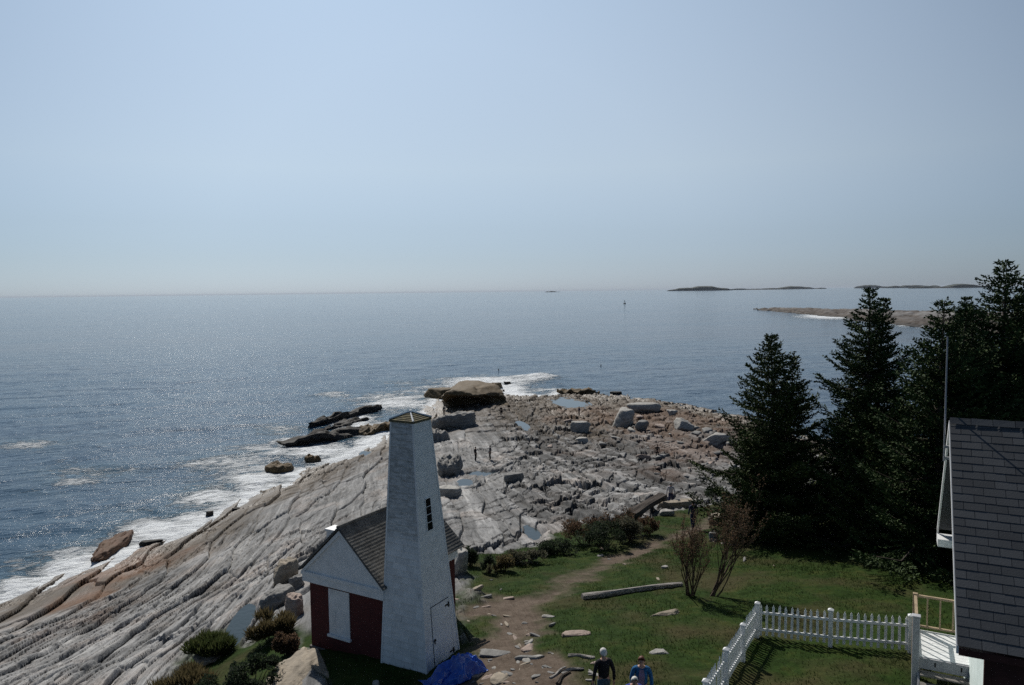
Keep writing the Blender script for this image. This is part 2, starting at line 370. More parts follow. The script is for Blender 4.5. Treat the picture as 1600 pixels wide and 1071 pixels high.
def make_ground_mat():
    t = NT('headland_ground'); p = t.pos(); z = t.n('SeparateXYZ', Vector=p).outputs[2]
    g, n1, n2, n4 = rock_nodes(t, p)
    g = t.mix(1.0, g, t.n('CombineXYZ', X=t.attr('tone'), Y=t.attr('tone'), Z=t.attr('tone')).outputs[0], 'MULTIPLY')
    tn = t.math('ADD', z, t.math('MULTIPLY', t.math('SUBTRACT', t.noise(p, .35, 4), .5), 3.0))
    brown = t.mix(t.noise(p, 1.3, 5), (.018, .015, .010), (.115, .075, .038))
    g = t.mix(t.math('MULTIPLY', t.ramp(t.math('DIVIDE', tn, 4.0), [(.28, 1.), (.80, 0.)]), .9), g, brown)
    rustc = t.mix(t.noise(p, 1.8, 5), (.05, .03, .02), (.22, .10, .04))
    g = t.mix(t.math('MULTIPLY', t.attr('rust'), .8), g, rustc)
    wet = t.ramp(t.math('DIVIDE', tn, 4.0), [(.1, .5), (.4, .85)])
    gn = t.noise(p, 1.1, 6, .62); gn2 = t.noise(p, 9, 4, .6); gn3 = t.noise(p, .32, 3)
    gr = t.ramp(gn, [(.30, (.017, .036, .006)), (.50, (.028, .054, .010)), (.68, (.052, .066, .015))])
    gr = t.mix(t.ramp(gn3, [(.50, 0.), (.66, .75)]), gr, (.075, .062, .030))
    gr = t.mix(.6, gr, t.ramp(gn2, [(.3, .35), (.7, 1.)]), 'MULTIPLY')
    di = t.ramp(t.noise(p, 2.2, 6, .65), [(.3, (.075, .056, .042)), (.7, (.155, .122, .096))])
    di = t.mix(t.ramp(t.noise(p, 14, 5, .7), [(.58, 0.), (.68, .8)]), di, (.22, .19, .16))
    veg = t.mix(t.attr('dirt'), gr, di)
    col = t.mix(t.attr('lawn'), g, veg)
    hb = t.math('ADD', t.math('MULTIPLY', n2, .8), t.math('MULTIPLY', n4, .35))
    b = t.bump(hb, .9, .09)
    return t.set(Base_Color=col, Roughness=t.mix(t.attr('lawn'), wet, (.9, .9, .9)), Normal=b, Specular_IOR_Level=t.mix(t.attr('lawn'), (.3, .3, .3), (.06, .06, .06)))
M_ground = make_ground_mat()
used = np.unique(Ft[keep]); rm = -np.ones(len(Vt), np.int64); rm[used] = np.arange(len(used))
ground = np_mesh('ground', Vt[used], rm[Ft[keep]], M_ground, smooth=True)
tag(ground, kind='structure')
attr(ground, 'lawn', m_lawn.ravel()[used]); attr(ground, 'dirt', m_dirt.ravel()[used]); attr(ground, 'rust', m_rust.ravel()[used]); attr(ground, 'tone', np.clip(TONE, .3, 1.6).ravel()[used])

# ------------------------------------------------------------------ sea
def make_sea_mat():
    t = NT('sea_water'); p = t.pos(); m = t.mapping(p, (1, 1, 1), (0, 0, R(-20)))
    w1 = t.noise(t.mapping(m, (.05, .14, .1)), 1.0, 3, .5, .3)
    w2 = t.noise(t.mapping(m, (.5, 1.0, .5)), 1.0, 4, .6, .4)
    w3 = t.noise(t.mapping(m, (2.2, 3.6, 2)), 1.0, 4, .6, .2)
    hh = t.math('ADD', t.math('MULTIPLY', w1, .9), t.math('ADD', t.math('MULTIPLY', w2, .26), t.math('MULTIPLY', w3, .055)))
    fa = t.attr('foam')
    fn = t.noise(t.mapping(m, (.42, 1.0, .5)), 1.0, 8, .70, 1.6)
    fn2 = t.noise(t.mapping(m, (.09, .2, .1)), 1.0, 4, .6)
    fsum = t.math('ADD', fa, t.math('ADD', t.math('MULTIPLY', t.math('SUBTRACT', fn, .5), 2.3), t.math('MULTIPLY', t.math('SUBTRACT', fn2, .5), 1.5)))
    foam = t.ramp(fsum, [(.48, 0.), (.66, .5), (1.05, 1.)])
    hh = t.math('ADD', hh, t.math('MULTIPLY', t.math('MULTIPLY', foam, fn), .5)); b = t.bump(hh, 1.0, 1.0)
    patch = t.noise(t.mapping(m, (.006, .02, .01)), 1.0, 4, .6)
    deep = t.ramp(patch, [(.35, (.010, .034, .070)), (.65, (.020, .060, .105))])
    deep = t.mix(t.math('MULTIPLY', fa, .5, True), deep, (.04, .10, .11))
    col = t.mix(foam, deep, (.74, .77, .79))
    rr = t.ramp(patch, [(.4, .06), (.62, .09)])
    t.set(Base_Color=col, Roughness=t.mix(foam, rr, (.8, .8, .8)), IOR=1.333, Normal=b)
    t.b.inputs['Specular IOR Level'].default_value = .5
    return t.mat
M_sea = make_sea_mat()
NS, MS = 900, 900
sa = np.linspace(-1.35, 1.35, NS); sr = np.exp(np.linspace(math.log(12.), math.log(60000.), MS))
sr = np.concatenate([np.exp(np.linspace(math.log(12.), math.log(450.), 760)), np.exp(np.linspace(math.log(460.), math.log(60000.), 140))])
SX = np.sin(sa)[None]*sr[:, None]; SY = np.cos(sa)[None]*sr[:, None]
sdc = -poly_sd(coast_poly, SX, SY)
def pool_blob(px, py, rx, ry, k):
    c = at_z(px, py, 0)[:2]; a = at_z(px+rx, py, 0)[:2]-c; b = at_z(px, py-ry, 0)[:2]-c
    M = np.linalg.inv(np.stack([a, b], 1)); dx = SX-c[0]; dy = SY-c[1]
    q = (M[0, 0]*dx+M[0, 1]*dy)**2+(M[1, 0]*dx+M[1, 1]*dy)**2
    return 1.5*k*np.exp(-q*1.0)
foam = .95*np.exp(-np.clip(sdc, 0, None)/4.0)*(SX < 12)+.25*np.exp(-np.clip(sdc, 0, None)/1.5)
ex = .8*sstep(-.15, .40, fbm(SX/16, SY/16, 3, 33))
foam += ex*np.exp(-np.clip(sdc, 0, None)/9)*(SX < 5)
for b in [(45,693,75,9,.42),(150,737,80,12,.42),(110,752,50,9,.42),(440,672,55,9,.5),(520,617,38,6,.5),(370,722,90,16,.5),(430,705,90,12,.55),(330,775,60,22,.75),
          (250,828,70,22,.9),(310,812,60,18,.85),(400,752,60,16,.85),(30,922,50,22,.8),(500,705,80,14,.8),(560,660,50,16,.65),(620,628,80,16,.62),(640,600,80,8,.3),(760,596,90,8,.8),(830,592,45,6,.75),
          (190,870,30,16,.8),(730,606,90,10,.6),(470,690,70,8,.6),(850,610,70,6,.5),(240,800,60,8,.3),(60,770,60,8,.2),(420,735,70,10,.6)]:
    foam = np.maximum(foam, pool_blob(*b))
foam += np.maximum(0, pool_blob(1300, 494, 60, 4.5, .9))+pool_blob(1440, 507, 60, 5, .7)
SZ = (.28*fbm(SX/11, SY/5.5, 3, 44)+.10*fbm(SX/2.5, SY/1.4, 2, 45))*(1-sstep(150, 420, np.hypot(SX, SY)))
SZ = SZ+.30*np.clip(foam, 0, 1)*(fbm(SX/2.2, SY/1.4, 3, 46)+.2)*(SY < 250); brk = pool_blob(842, 592, 42, 3.5, 1.0); SZ = SZ+.9*brk
Vs = np.stack([SX, SY, SZ], -1).reshape(-1, 3)
ii = (np.arange(MS-1)[:, None]*NS+np.arange(NS-1)[None]).ravel()
Fs = np.stack([ii, ii+NS, ii+NS+1, ii+1], 1)
gxy = sdc.reshape(-1)[Fs].min(1) > -14
Fs = Fs[gxy]; used = np.unique(Fs); rm = -np.ones(len(Vs), np.int64); rm[used] = np.arange(len(used))
sea = np_mesh('sea', Vs[used], rm[Fs], M_sea, smooth=True); tag(sea, kind='structure'); attr(sea, 'foam', foam.ravel()[used])
# normals upward check
if sea.data.polygons[0].normal.z < 0: sea.data.flip_normals()
if ground.data.polygons[0].normal.z < 0: ground.data.flip_normals()
# pools
tp = NT('pool_water'); tp.set(Base_Color=(.03, .045, .05), Roughness=.04, IOR=1.33, Normal=tp.bump(tp.noise(tp.pos(), 3, 3), .25, .04))
for nm, lab, p, ra, rb, lev in pools:
    mb = MB(); n = 40; v = []
    for k in range(n):
        a = k*2*math.pi/n; c_ = ra*math.cos(a); s_ = rb*math.sin(a)
        v.append((c_*math.cos(BASE_ANG)-s_*math.sin(BASE_ANG), c_*math.sin(BASE_ANG)+s_*math.cos(BASE_ANG), 0))
    mb.add(v, [tuple(range(n))]); o = mb.build(nm, tp.mat); o.location = (p[0], p[1], lev); tag(o, kind='structure')
# ------------------------------------------------------------------ materials for built things
def white_paint(name, stain=0.0, zlo=0, zhi=1):
    t = NT(name); p = t.obj(); z = t.n('SeparateXYZ', Vector=p).outputs[2]
    n = t.noise(p, 3.5, 6, .65); n2 = t.noise(t.mapping(p, (2.2, 2.2, 7)), 1.6, 5, .65)
    col = t.ramp(n, [(.3, (.62, .63, .63)), (.6, (.76, .77, .77))])
    if stain:
        rd = t.n('NewGeometry').outputs['Random Per Island']; col = t.mix(1.0, col, t.ramp(rd, [(0, .84), (1, 1.)]), 'MULTIPLY')
        k = t.math('MULTIPLY', t.ramp(t.math('DIVIDE', t.math('SUBTRACT', t.math('ADD', z, t.math('MULTIPLY', t.math('SUBTRACT', n, .5), .9)), zlo), zhi-zlo), [(0, 0.), (.25, .75), (1, 1.)]),
                   t.ramp(n2, [(.30, 1.), (.62, .22)]))
        col = t.mix(t.math('MULTIPLY', k, stain), col, (.16, .165, .15))
    t.set(Base_Color=col, Roughness=.55, Normal=t.bump(n2, .25, .01)); return t.mat
M_white = white_paint('white_paint'); M_tower = white_paint('weathered_white_shingle', .85, 4.0, 5.4); M_white2 = white_paint('white_board')
def brick_mat(name, c1, c2, mortar, bw=.21, bh=.072):
    t = NT(name); p = t.obj()
    g = t.n('TexCoord'); nrm = t.n('SeparateXYZ', Vector=g.outputs['Normal']); xyz = t.n('SeparateXYZ', Vector=p)
    u = t.mix(t.math('GREATER_THAN', t.math('ABSOLUTE', nrm.outputs[0]), .7), xyz.outputs[0], xyz.outputs[1])
    uv = t.n('CombineXYZ', X=u, Y=xyz.outputs[2])
    b = t.n('TexBrick', Vector=uv.outputs[0], Color1=c1, Color2=c2, Mortar=mortar, Scale=1.0)
    b.inputs['Brick Width'].default_value = bw; b.inputs['Row Height'].default_value = bh; b.inputs['Mortar Size'].default_value = .006
    col = t.mix(.5, b.outputs[0], t.ramp(t.noise(p, 2.5, 6), [(.3, .45), (.7, 1.)]), 'MULTIPLY')
    return t.set(Base_Color=col, Roughness=.85, Normal=t.bump(b.outputs[1], -.4, .01))
M_brick = brick_mat('red_brick', (.105, .014, .012), (.080, .011, .010), (.07, .022, .020))
M_shingle = pm('weathered_cedar', (.135, .13, .12), (.065, .063, .060), 3, .85, .5, 30, (1, 1, 1))
M_moss = pm('mossy_shingle', (.17, .145, .075), (.07, .066, .045), 9, .9, .5, 30)
def slate():
    t = NT('grey_roof_shingle'); r = t.n('NewGeometry').outputs['Random Per Island']; n = t.noise(t.obj(), 2.5, 5)
    f = t.math('ADD', t.math('MULTIPLY', r, .5), t.math('MULTIPLY', n, .5)); return t.set(Base_Color=t.ramp(f, [(.2, (.030, .034, .040)), (.8, (.062, .068, .076))]), Roughness=.75, Normal=t.bump(t.noise(t.obj(), 30, 3), .3, .01))
M_slate = slate()
M_darkwood = pm('dark_iron', (.02, .02, .02), (.012, .012, .012), 4, .6)
M_glass = NT('window_glass').set(Base_Color=(.01, .012, .014), Roughness=.06)
M_redwood = pm('dark_red_siding', (.075, .026, .022), (.045, .016, .014), 3, .75, .3, 20)
M_granite = pm('granite_base', (.24, .22, .2), (.14, .13, .12), 5, .85, .5, 18)
M_greywood = pm('grey_timber', (.26, .24, .22), (.13, .12, .11), 4, .85, .5, 30, (1, 6, 6))
M_tanwood = pm('tan_timber', (.42, .32, .21), (.24, .18, .12), 3, .75, .4, 25, (1, 1, 5))
M_greypaint = pm('grey_painted_timber', (.42, .42, .44), (.32, .32, .34), 3, .6, .2, 20)
M_teal = pm('pale_clapboard', (.62, .70, .68), (.52, .60, .58), 2, .6)

def frame_from(a, b):
    d = (b-a)[:2]; d = d/np.linalg.norm(d); return d
# ------------------------------------------------------------------ brick bell house
ZE = 14.78
N_ = at_z(598, 921, ZE); FE = at_z(722, 853, ZE); L_ = at_z(460, 894, ZE)
ax_ = frame_from(N_, FE); rt_ = np.array([ax_[1], -ax_[0]])
HL = float(np.dot((FE-N_)[:2], ax_)); HWID = float(np.dot((N_-L_)[:2], rt_)); hw = HWID/2
RZ = math.atan2(ax_[1], ax_[0])-math.pi/2
org = N_[:2]-rt_*hw; HZ = 12.0
house = thing('brick_house', 'small dark red brick house with white gable and shuttered window, against the white tower', 'building', (org[0], org[1], HZ), RZ)
e = ZE-HZ; rise = hw*.93; ov = .2
def hl(px, py, y0=.2):   # point of the photo on the gable wall, in the house's own metres
    v = ray(px, py); n = np.array([ax_[0], ax_[1], 0]); p0 = np.array([org[0], org[1], HZ])+n*y0
    t = np.dot(p0-EYE, n)/np.dot(v, n); q = EYE+v*t-np.array([org[0], org[1], HZ]); return float(np.dot(q[:2], rt_)), float(q[2])
m = MB(); wx = hw-ov; y0, y1 = .2, HL-.2
s0x, s0z = hl(516, 989); s1x, s1z = hl(546, 927); s1z = max(s1z, s0z+1.2); 
m.box(-wx, wx, y0, y1, -.6, e-.42); m.build('wall', M_brick, house)
m = MB(); m.box(-wx-.06, wx+.06, y0-.06, y1+.06, -1.2, .12); m.build('foundation', M_granite, house, bevel=.02)
m = MB()   # white band under the eaves
m.box(-hw+.02, hw-.02, .03, .2-.003, e-.40, e-.03); m.box(-hw+.06, -wx-.003, .2, y1, e-.36, e-.06); m.box(wx+.003, hw-.06, .2, y1, e-.36, e-.06)
m.box(-hw+.05, hw-.05, .0, .028, e-.16, e-.04)
m.build('cornice', M_white, house, bevel=.01)
def gable(y, th, ins=0.0):
    q = MB(); w_ = hw-.05-ins; z0 = e-.03; zt = z0+w_*rise/hw
    q.add([(-w_, y, z0), (w_, y, z0), (0, y, zt), (-w_, y+th, z0), (w_, y+th, z0), (0, y+th, zt)], [(0, 1, 2), (5, 4, 3), (0, 3, 4, 1), (1, 4, 5, 2), (2, 5, 3, 0)]); return q
gable(.06, .14).build('gable', M_white2, house); gable(HL-.2, .14).build('gable', M_white2, house)
for s in (-1, 1):   # raking trim boards
    for yy in (0.0, HL-.06):
        m = MB()
        a = Vector((s*(hw-.0), yy, e-.05)); b = Vector((0, yy, e-.05+rise)); up = Vector((0, 0, -.16))
        m.hexa([a+up*.8, b+up, b+up+Vector((0, .055, 0)), a+up*.8+Vector((0, .055, 0)), a, b, b+Vector((0, .055, 0)), a+Vector((0, .055, 0))] if s < 0 else
               [b+up, a+up*.8, a+up*.8+Vector((0, .055, 0)), b+up+Vector((0, .055, 0)), b, a, a+Vector((0, .055, 0)), b+Vector((0, .055, 0))])
        m.build('rake_board', M_white, house)
def slope_courses(m, p0, p1, up, nrm, n, L, tab=None, jit=.006, th=.022, seed=1, drop=0):
    """courses of shingles on a slope: eave from p0 to p1, going up by vector `up` (length L)"""
    rnd = random.Random(seed); ex = (p1-p0).normalized(); W_ = (p1-p0).length
    for i in range(n):
        a = L*i/n; b = L*(i+1)/n+.03*L/n+.02; xs = [0, W_]
        if tab:
            off = (i % 2)*tab/2+rnd.uniform(-.02, .02); xs = [0]+[x for x in np.arange(off if off > .03 else tab, W_-.03, tab)]+[W_]
        for k in range(len(xs)-1):
            g = .006 if tab else 0; x0 = xs[k]+g; x1 = xs[k+1]-g; j = rnd.uniform(-jit, jit); t2 = th+rnd.uniform(0, .004)
            q0 = p0+ex*x0+up*(a+j); q1 = p0+ex*x1+up*(a+j+rnd.uniform(-jit, jit)*.4); r1 = p0+ex*x1+up*min(b, L); r0 = p0+ex*x0+up*min(b, L)
            m.add([q0, q1, r1, r0, q0+nrm*t2, q1+nrm*t2, r1+nrm*.004, r0+nrm*.004], [(3, 2, 1, 0), (4, 5, 6, 7), (0, 1, 5, 4), (1, 2, 6, 5), (3, 0, 4, 7), (2, 3, 7, 6)])
m = MB(); SL = math.hypot(hw+.04, rise+.03)
for s in (-1, 1):
    ea = Vector((s*(hw+.04), -.05, e-.03)); eb = Vector((s*(hw+.04), HL+.05, e-.03)); rg = Vector((0, -.05, e+rise+.0)); up = (rg-ea).normalized()
    nrm = Vector((s*rise, 0, hw)).normalized(); th = nrm*.05
    m.hexa([ea, eb, eb+up*SL, ea+up*SL, ea+th, eb+th, eb+up*SL+th, ea+up*SL+th])
    if s > 0: slope_courses(m, ea+th*1.06, eb+th*1.06, up, nrm, 21, SL, .3, .008, .016, 3)
    else: slope_courses(m, eb+th*1.06, ea+th*1.06, up, nrm, 21, SL, .3, .008, .016, 4)
m.tube([(0, -.06, e+rise+.07), (0, HL+.06, e+rise+.07)], [.06, .06], 6)
m.build('roof', M_shingle, house)
m = MB(); m.box(s0x, s1x, .165, .2-.002, s0z, s1z); m.box(s0x+.28, s0x+.29, .158, .166, s0z+.03, s1z-.03); shut = m.build('shutter', M_white2, house, bevel=.006)
m = MB(); m.box(s0x-.05, s1x+.05, .10, .2-.004, s0z-.09, s0z-.004); m.build('window_sill', M_white, house, bevel=.008)
m = MB(); cz = e+rise*.5; m.box(-hw*.62-.19, -hw*.62+.19, .75, 1.15, e+.2, cz+.36); m.box(-hw*.62-.23, -hw*.62+.23, .71, 1.19, cz+.363, cz+.43); m.build('chimney', M_white, house, bevel=.01)
m = MB(); m.tube([(wx+.05, y0+.1, e-.4), (wx+.05, y0+.1, .1)], [.035, .035], 8); m.build('downpipe', M_darkwood, house)

# ------------------------------------------------------------------ white bell tower
TZ = 12.3
BL = at_z(594, 1041, TZ); BF = at_z(672, 1059, TZ); BR = at_z(720, 1021, TZ)
cen = (BL+BR)/2; s_ = (np.linalg.norm(BF-BL)+np.linalg.norm(BR-BF))/4
tow = thing('bell_tower', 'tall tapering white shingled bell tower with weathered upper half and mossy cap', 'tower', (cen[0], cen[1], TZ), RZ)
ft = at_y(644, 660.5, BF[1]+.45); H_ = float(ft[2]-TZ); tl = at_y(641.3, 657, cen[1]); lean = np.clip(np.array([np.dot((tl-cen)[:2], rt_), np.dot((tl-cen)[:2], ax_)]), -.3, .3)
st = s_*.475
def tw(x, y, z): # tower point: x,y in -1..1 of the section at height z
    k = z/H_; s = s_+(st-s_)*k; return Vector((x*s+lean[0]*k, y*s+lean[1]*k, z))
def courses(name, mat, sides, n, flare, parent):
    m = MB()
    for i in range(n):
        z0 = -.25+(H_+.25)*i/n; z1 = -.25+(H_+.25)*(i+1)/n
        for (xa, ya), (xb, yb), nn in sides:
            o = Vector(nn)*flare; rr = Vector(nn)*random.uniform(0, .004)
            a, b, c, d = tw(xa, ya, z0), tw(xb, yb, z0), tw(xb, yb, z1), tw(xa, ya, z1)
            if n > 20:   # individual shingles
                k = max(5, int((b-a).length/.30)); off = random.random()*.6
                cuts = [0]+[(j+off)/k for j in range(1, k) if 0.03 < (j+off)/k < .97]+[1]
            else: cuts = [0, 1]
            for u0, u1 in zip(cuts[:-1], cuts[1:]):
                r2 = rr+Vector(nn)*random.uniform(0, .006); dz = Vector((0, 0, random.uniform(-.008, .008)))
                A, B, C2, D = a.lerp(b, u0+.0008), a.lerp(b, u1-.0008), d.lerp(c, u1-.0008), d.lerp(c, u0+.0008)
                m.add([A+o+r2+dz, B+o+r2+dz, C2+r2*.3, D+r2*.3, A, B], [(0, 1, 2, 3), (4, 5, 1, 0)])
    return m.build(name, mat, parent)
core = MB(); core.hexa([tw(-.985, -.985, -.25), tw(.985, -.985, -.25), tw(.985, .985, -.25), tw(-.985, .985, -.25), tw(-.96, -.96, H_), tw(.96, -.96, H_), tw(.96, .96, H_), tw(-.96, .96, H_)])
core.build('core_wall', M_tower, tow)
courses('shingle_wall', M_tower, [((-1, -1), (1, -1), (0, -1, 0)), ((-1, 1), (-1, -1), (-1, 0, 0)), ((1, 1), (-1, 1), (0, 1, 0))], 40, .022, tow)
m = MB()   # smooth boarded face with the door and window
zc = np.linspace(-.25, H_, 24)
for i in range(23):
    a, b, c, d = tw(1, -1, zc[i]), tw(1, 1, zc[i]), tw(1, 1, zc[i+1]-.004), tw(1, -1, zc[i+1]-.004); o = Vector((.012, 0, 0)); o2 = Vector((.007, 0, 0))
    m.add([a+o, b+o, c+o2, d+o2, a, b], [(0, 1, 2, 3), (4, 5, 1, 0)])
m.build('board_wall', M_white2, tow)
m = MB()
for x, y in ((1, -1), (1, 1), (-1, -1)):
    a = tw(x, y, -.25); b = tw(x, y, H_); q = .03
    m.hexa([a+Vector((-q, -q, 0)), a+Vector((q, -q, 0)), a+Vector((q, q, 0)), a+Vector((-q, q, 0)), b+Vector((-q, -q, 0)), b+Vector((q, -q, 0)), b+Vector((q, q, 0)), b+Vector((-q, q, 0))])
m.build('corner_board', M_white, tow)
def rf(u, z, out=.0): return tw(1, -1+2*u, z)+Vector((out, 0, 0))   # point on the right-hand face
def slab(m, u0, u1, z0, z1, o0, o1, mi=0):
    m.hexa([rf(u0, z0, o1), rf(u0, z0, o0), rf(u1, z0, o0), rf(u1, z0, o1), rf(u0, z1, o1), rf(u0, z1, o0), rf(u1, z1, o0), rf(u1, z1, o1)][0:4]+[rf(u0, z1, o1), rf(u0, z1, o0), rf(u1, z1, o0), rf(u1, z1, o1)], mi)
zw = 4.35; m = MB(); slab(m, .33, .55, zw, zw+.98, .014, .024); wn = m.build('window', M_glass, tow)
m = MB()
for u0, u1, z0, z1 in ((.305, .33, zw-.04, zw+1.02), (.55, .575, zw-.04, zw+1.02), (.33, .55, zw+.98, zw+1.02), (.33, .55, zw-.04, zw)): slab(m, u0, u1, z0, z1, .014, .034)
for k in range(1, 4): slab(m, .33, .55, zw+.98*k/4-.008, zw+.98*k/4+.008, .0245, .032)
m.build('frame', M_white, wn)
m = MB(); slab(m, .24, .84, .06, 2.0, .013, .026); door = m.build('door', M_white2, tow)
m = MB()
for u0, u1, z0, z1 in ((.228, .24, .04, 2.02), (.84, .852, .04, 2.02), (.24, .84, 2.0, 2.02)): slab(m, u0, u1, z0, z1, .010, .0165)
m.build('door_gap', M_darkwood, door)
for zz in (.28, 1.78): m = MB(); slab(m, .70, .845, zz, zz+.05, .027, .036); slab(m, .80, .845, zz-.06, zz+.10, .0355, .042); m.build('hinge', M_darkwood, door)
m = MB(); slab(m, .245, .31, .95, 1.0, .027, .05); slab(m, .255, .275, .88, 1.04, .0505, .06); m.build('latch', M_darkwood, door)
m = MB(); k = 1.13; zt = H_; apex = tw(0, 0, H_)+Vector((0, 0, .22))
nc = 6
for i in range(nc):
    f0 = 1-i/nc; f1 = 1-(i+1)/nc
    def cr(x, y, f, dz=0): q = tw(x*k, y*k, zt); return Vector((apex.x+(q.x-apex.x)*f, apex.y+(q.y-apex.y)*f, zt+(apex.z-zt)*(1-f)+dz))
    for (xa, ya), (xb, yb) in (((-1, -1), (1, -1)), ((1, -1), (1, 1)), ((1, 1), (-1, 1)), ((-1, 1), (-1, -1))):
        m.add([cr(xa, ya, f0, .02), cr(xb, yb, f0, .02), cr(xb, yb, max(f1, .01)), cr(xa, ya, max(f1, .01)), cr(xa, ya, f0, -.012), cr(xb, yb, f0, -.012)], [(0, 1, 2, 3), (4, 5, 1, 0)])
q = [tw(x*k, y*k, zt)+Vector((0, 0, -.05)) for x, y in ((-1, -1), (1, -1), (1, 1), (-1, 1))]; q2 = [p+Vector((0, 0, .04)) for p in q]
m.hexa(q+q2); cap = m.build('cap_roof', M_moss, tow)
m = MB()
for x, y in ((-1, -1), (1, -1), (1, 1), (-1, 1)):
    m.tube([tw(x*k, y*k, zt)+Vector((0, 0, .03)), apex+Vector((0, 0, .02))], [.03, .02], 4)
m.tube([apex-Vector((0, 0, .05)), apex+Vector((0, 0, .06))], [.07, .05], 6)
m.build('hip_cap', M_white, cap)

# ------------------------------------------------------------------ blue tarp beside the tower
def make_tarp():
    nx, ny = 140, 90; u, v = np.meshgrid(np.linspace(-1, 1, nx), np.linspace(-1, 1, ny))
    q1 = W(668, 1076); q2 = W(754, 1044); q1 = np.array(q1); q2 = np.array(q2)
    c = (q1+q2)/2; d = (q2-q1)[:2]; L = np.linalg.norm(d); d = d/L; n = np.array([-d[1], d[0]])
    edge = .12*fbm(u*3+5, v*3, 3, 12)
    X = c[0]+d[0]*(u*(1+edge))*L*.52+n[0]*(v*(1+edge*2))*.42*(1-.2*u); Y = c[1]+d[1]*(u*(1+edge))*L*.52+n[1]*(v*(1+edge*2))*.42*(1-.2*u)
    prof = np.clip(1-np.abs(u)**3, 0, 1)*np.clip(1-np.abs(v)**2.5, 0, 1)
    fold = np.abs(fbm(u*1.8+.8*v, v*1.6, 2, 13))*1.0+.28*np.abs(fbm(u*4.5, v*3+u*2, 2, 14))
    Z = G(X, Y)+.03+prof*(.42+.30*u)+(.3+.7*prof)*.62*(fold-.18)
    V = np.stack([X, Y, Z], -1).reshape(-1, 3); ii = (np.arange(ny-1)[:, None]*nx+np.arange(nx-1)[None]).ravel()
    t = NT('blue_tarp'); t.set(Base_Color=t.ramp(t.noise(t.obj(), 3, 4), [(.3, (.010, .060, .34)), (.7, (.018, .10, .48))]), Roughness=.24, Specular_IOR_Level=.6)
    o = np_mesh('tarp', V, np.stack([ii, ii+1, ii+nx+1, ii+nx], 1), t.mat, smooth=True)
    sm = o.modifiers.new('thick', 'SOLIDIFY'); sm.thickness = .01
    tag(o, 'crumpled shiny blue tarp heaped at the foot of the white tower', 'tarp')
make_tarp()

# ------------------------------------------------------------------ picket fence
def make_fence():
    Cn = W(1183, 998); Er = W(1422, 1022); P2 = W(1152, 1048)
    dl = (P2-Cn); dl.z = 0; dl.normalize(); lf = thing('picket_fence', 'white picket fence turning a corner on the lawn beside the deck', 'fence', Cn)
    me_p = None
    mb = MB(); w_, t_, hp = .038, .011, .98
    mb.add([(-w_, -t_, .06), (w_, -t_, .06), (w_, -t_, hp), (0, -t_, hp+.10), (-w_, -t_, hp), (-w_, t_, .06), (w_, t_, .06), (w_, t_, hp), (0, t_, hp+.10), (-w_, t_, hp)],
           [(0, 1, 2, 3, 4), (9, 8, 7, 6, 5), (0, 5, 6, 1), (1, 6, 7, 2), (2, 7, 8, 3), (3, 8, 9, 4), (4, 9, 5, 0)])
    first = mb.build('picket', M_white, lf); used = [False]
    pw = .062; hpst = 1.10
    mp = MB(); mp.box(-pw, pw, -pw, pw, -.3, hpst); mp.box(-pw-.02, pw+.02, -pw-.02, pw+.02, hpst+.002, hpst+.045)
    mp.add([(-pw-.015, -pw-.015, hpst+.046), (pw+.015, -pw-.015, hpst+.046), (pw+.015, pw+.015, hpst+.046), (-pw-.015, pw+.015, hpst+.046), (0, 0, hpst+.10)], [(0, 1, 4), (1, 2, 4), (2, 3, 4), (3, 0, 4), (3, 2, 1, 0)])
    post0 = mp.build('post', M_white, lf, bevel=.006); pu = [False]
    def run(a, b, nposts, side, spacing, firstpost=0):
        d = b-a; L = Vector((d.x, d.y, 0)).length; dx = Vector((d.x, d.y, 0)).normalized(); nrm = Vector((-dx.y, dx.x, 0))*side; ang = math.atan2(dx.y, dx.x)
        def pt(s): 
            q = a+dx*s; return Vector((q.x, q.y, gz(q.x, q.y)*.5+.5*(a.z+(b.z-a.z)*s/L)))
        for i in range(firstpost, nposts):
            o = post0 if not pu[0] else post0.copy()
            if pu[0]: C.objects.link(o); o.parent = lf
            pu[0] = True; q = pt(L*i/(nposts-1)); o.location = q-Cn; o.rotation_euler = (0, 0, ang)
        n = int(L/spacing)
        for k in range(n):
            s = (k+.5)*L/n
            o = first if not used[0] else first.copy()
            if used[0]: C.objects.link(o); o.parent = lf
            used[0] = True; q = pt(s)+nrm*.065; o.location = q-Cn; o.rotation_euler = (random.uniform(-.02, .02), random.uniform(-.015, .015), ang)
        m = MB()
        for zz in (.24, .78):
            for i in range(nposts-1):
                p0 = pt(L*i/(nposts-1)); p1 = pt(L*(i+1)/(nposts-1)); f = Vector((0, 0, zz)); hgt = Vector((0, 0, .075)); t1 = nrm*.012; t2 = nrm*.05
                A = [p0+f+t1, p1+f+t1, p1+f+t2, p0+f+t2] if side < 0 else [p0+f+t2, p1+f+t2, p1+f+t1, p0+f+t1]
                if side > 0: A = [p0+f+t1, p1+f+t1, p1+f+t2, p0+f+t2]
                m.hexa([q-Cn for q in A]+[q+hgt-Cn for q in A])
        m.build('rail', M_white, lf)
    run(Cn, Er, 3, 1, .178)
    pe = Cn+dl*8.4; pe.z = gz(pe.x, pe.y)
    run(Cn, pe, 5, -1, .155, 1)
make_fence()

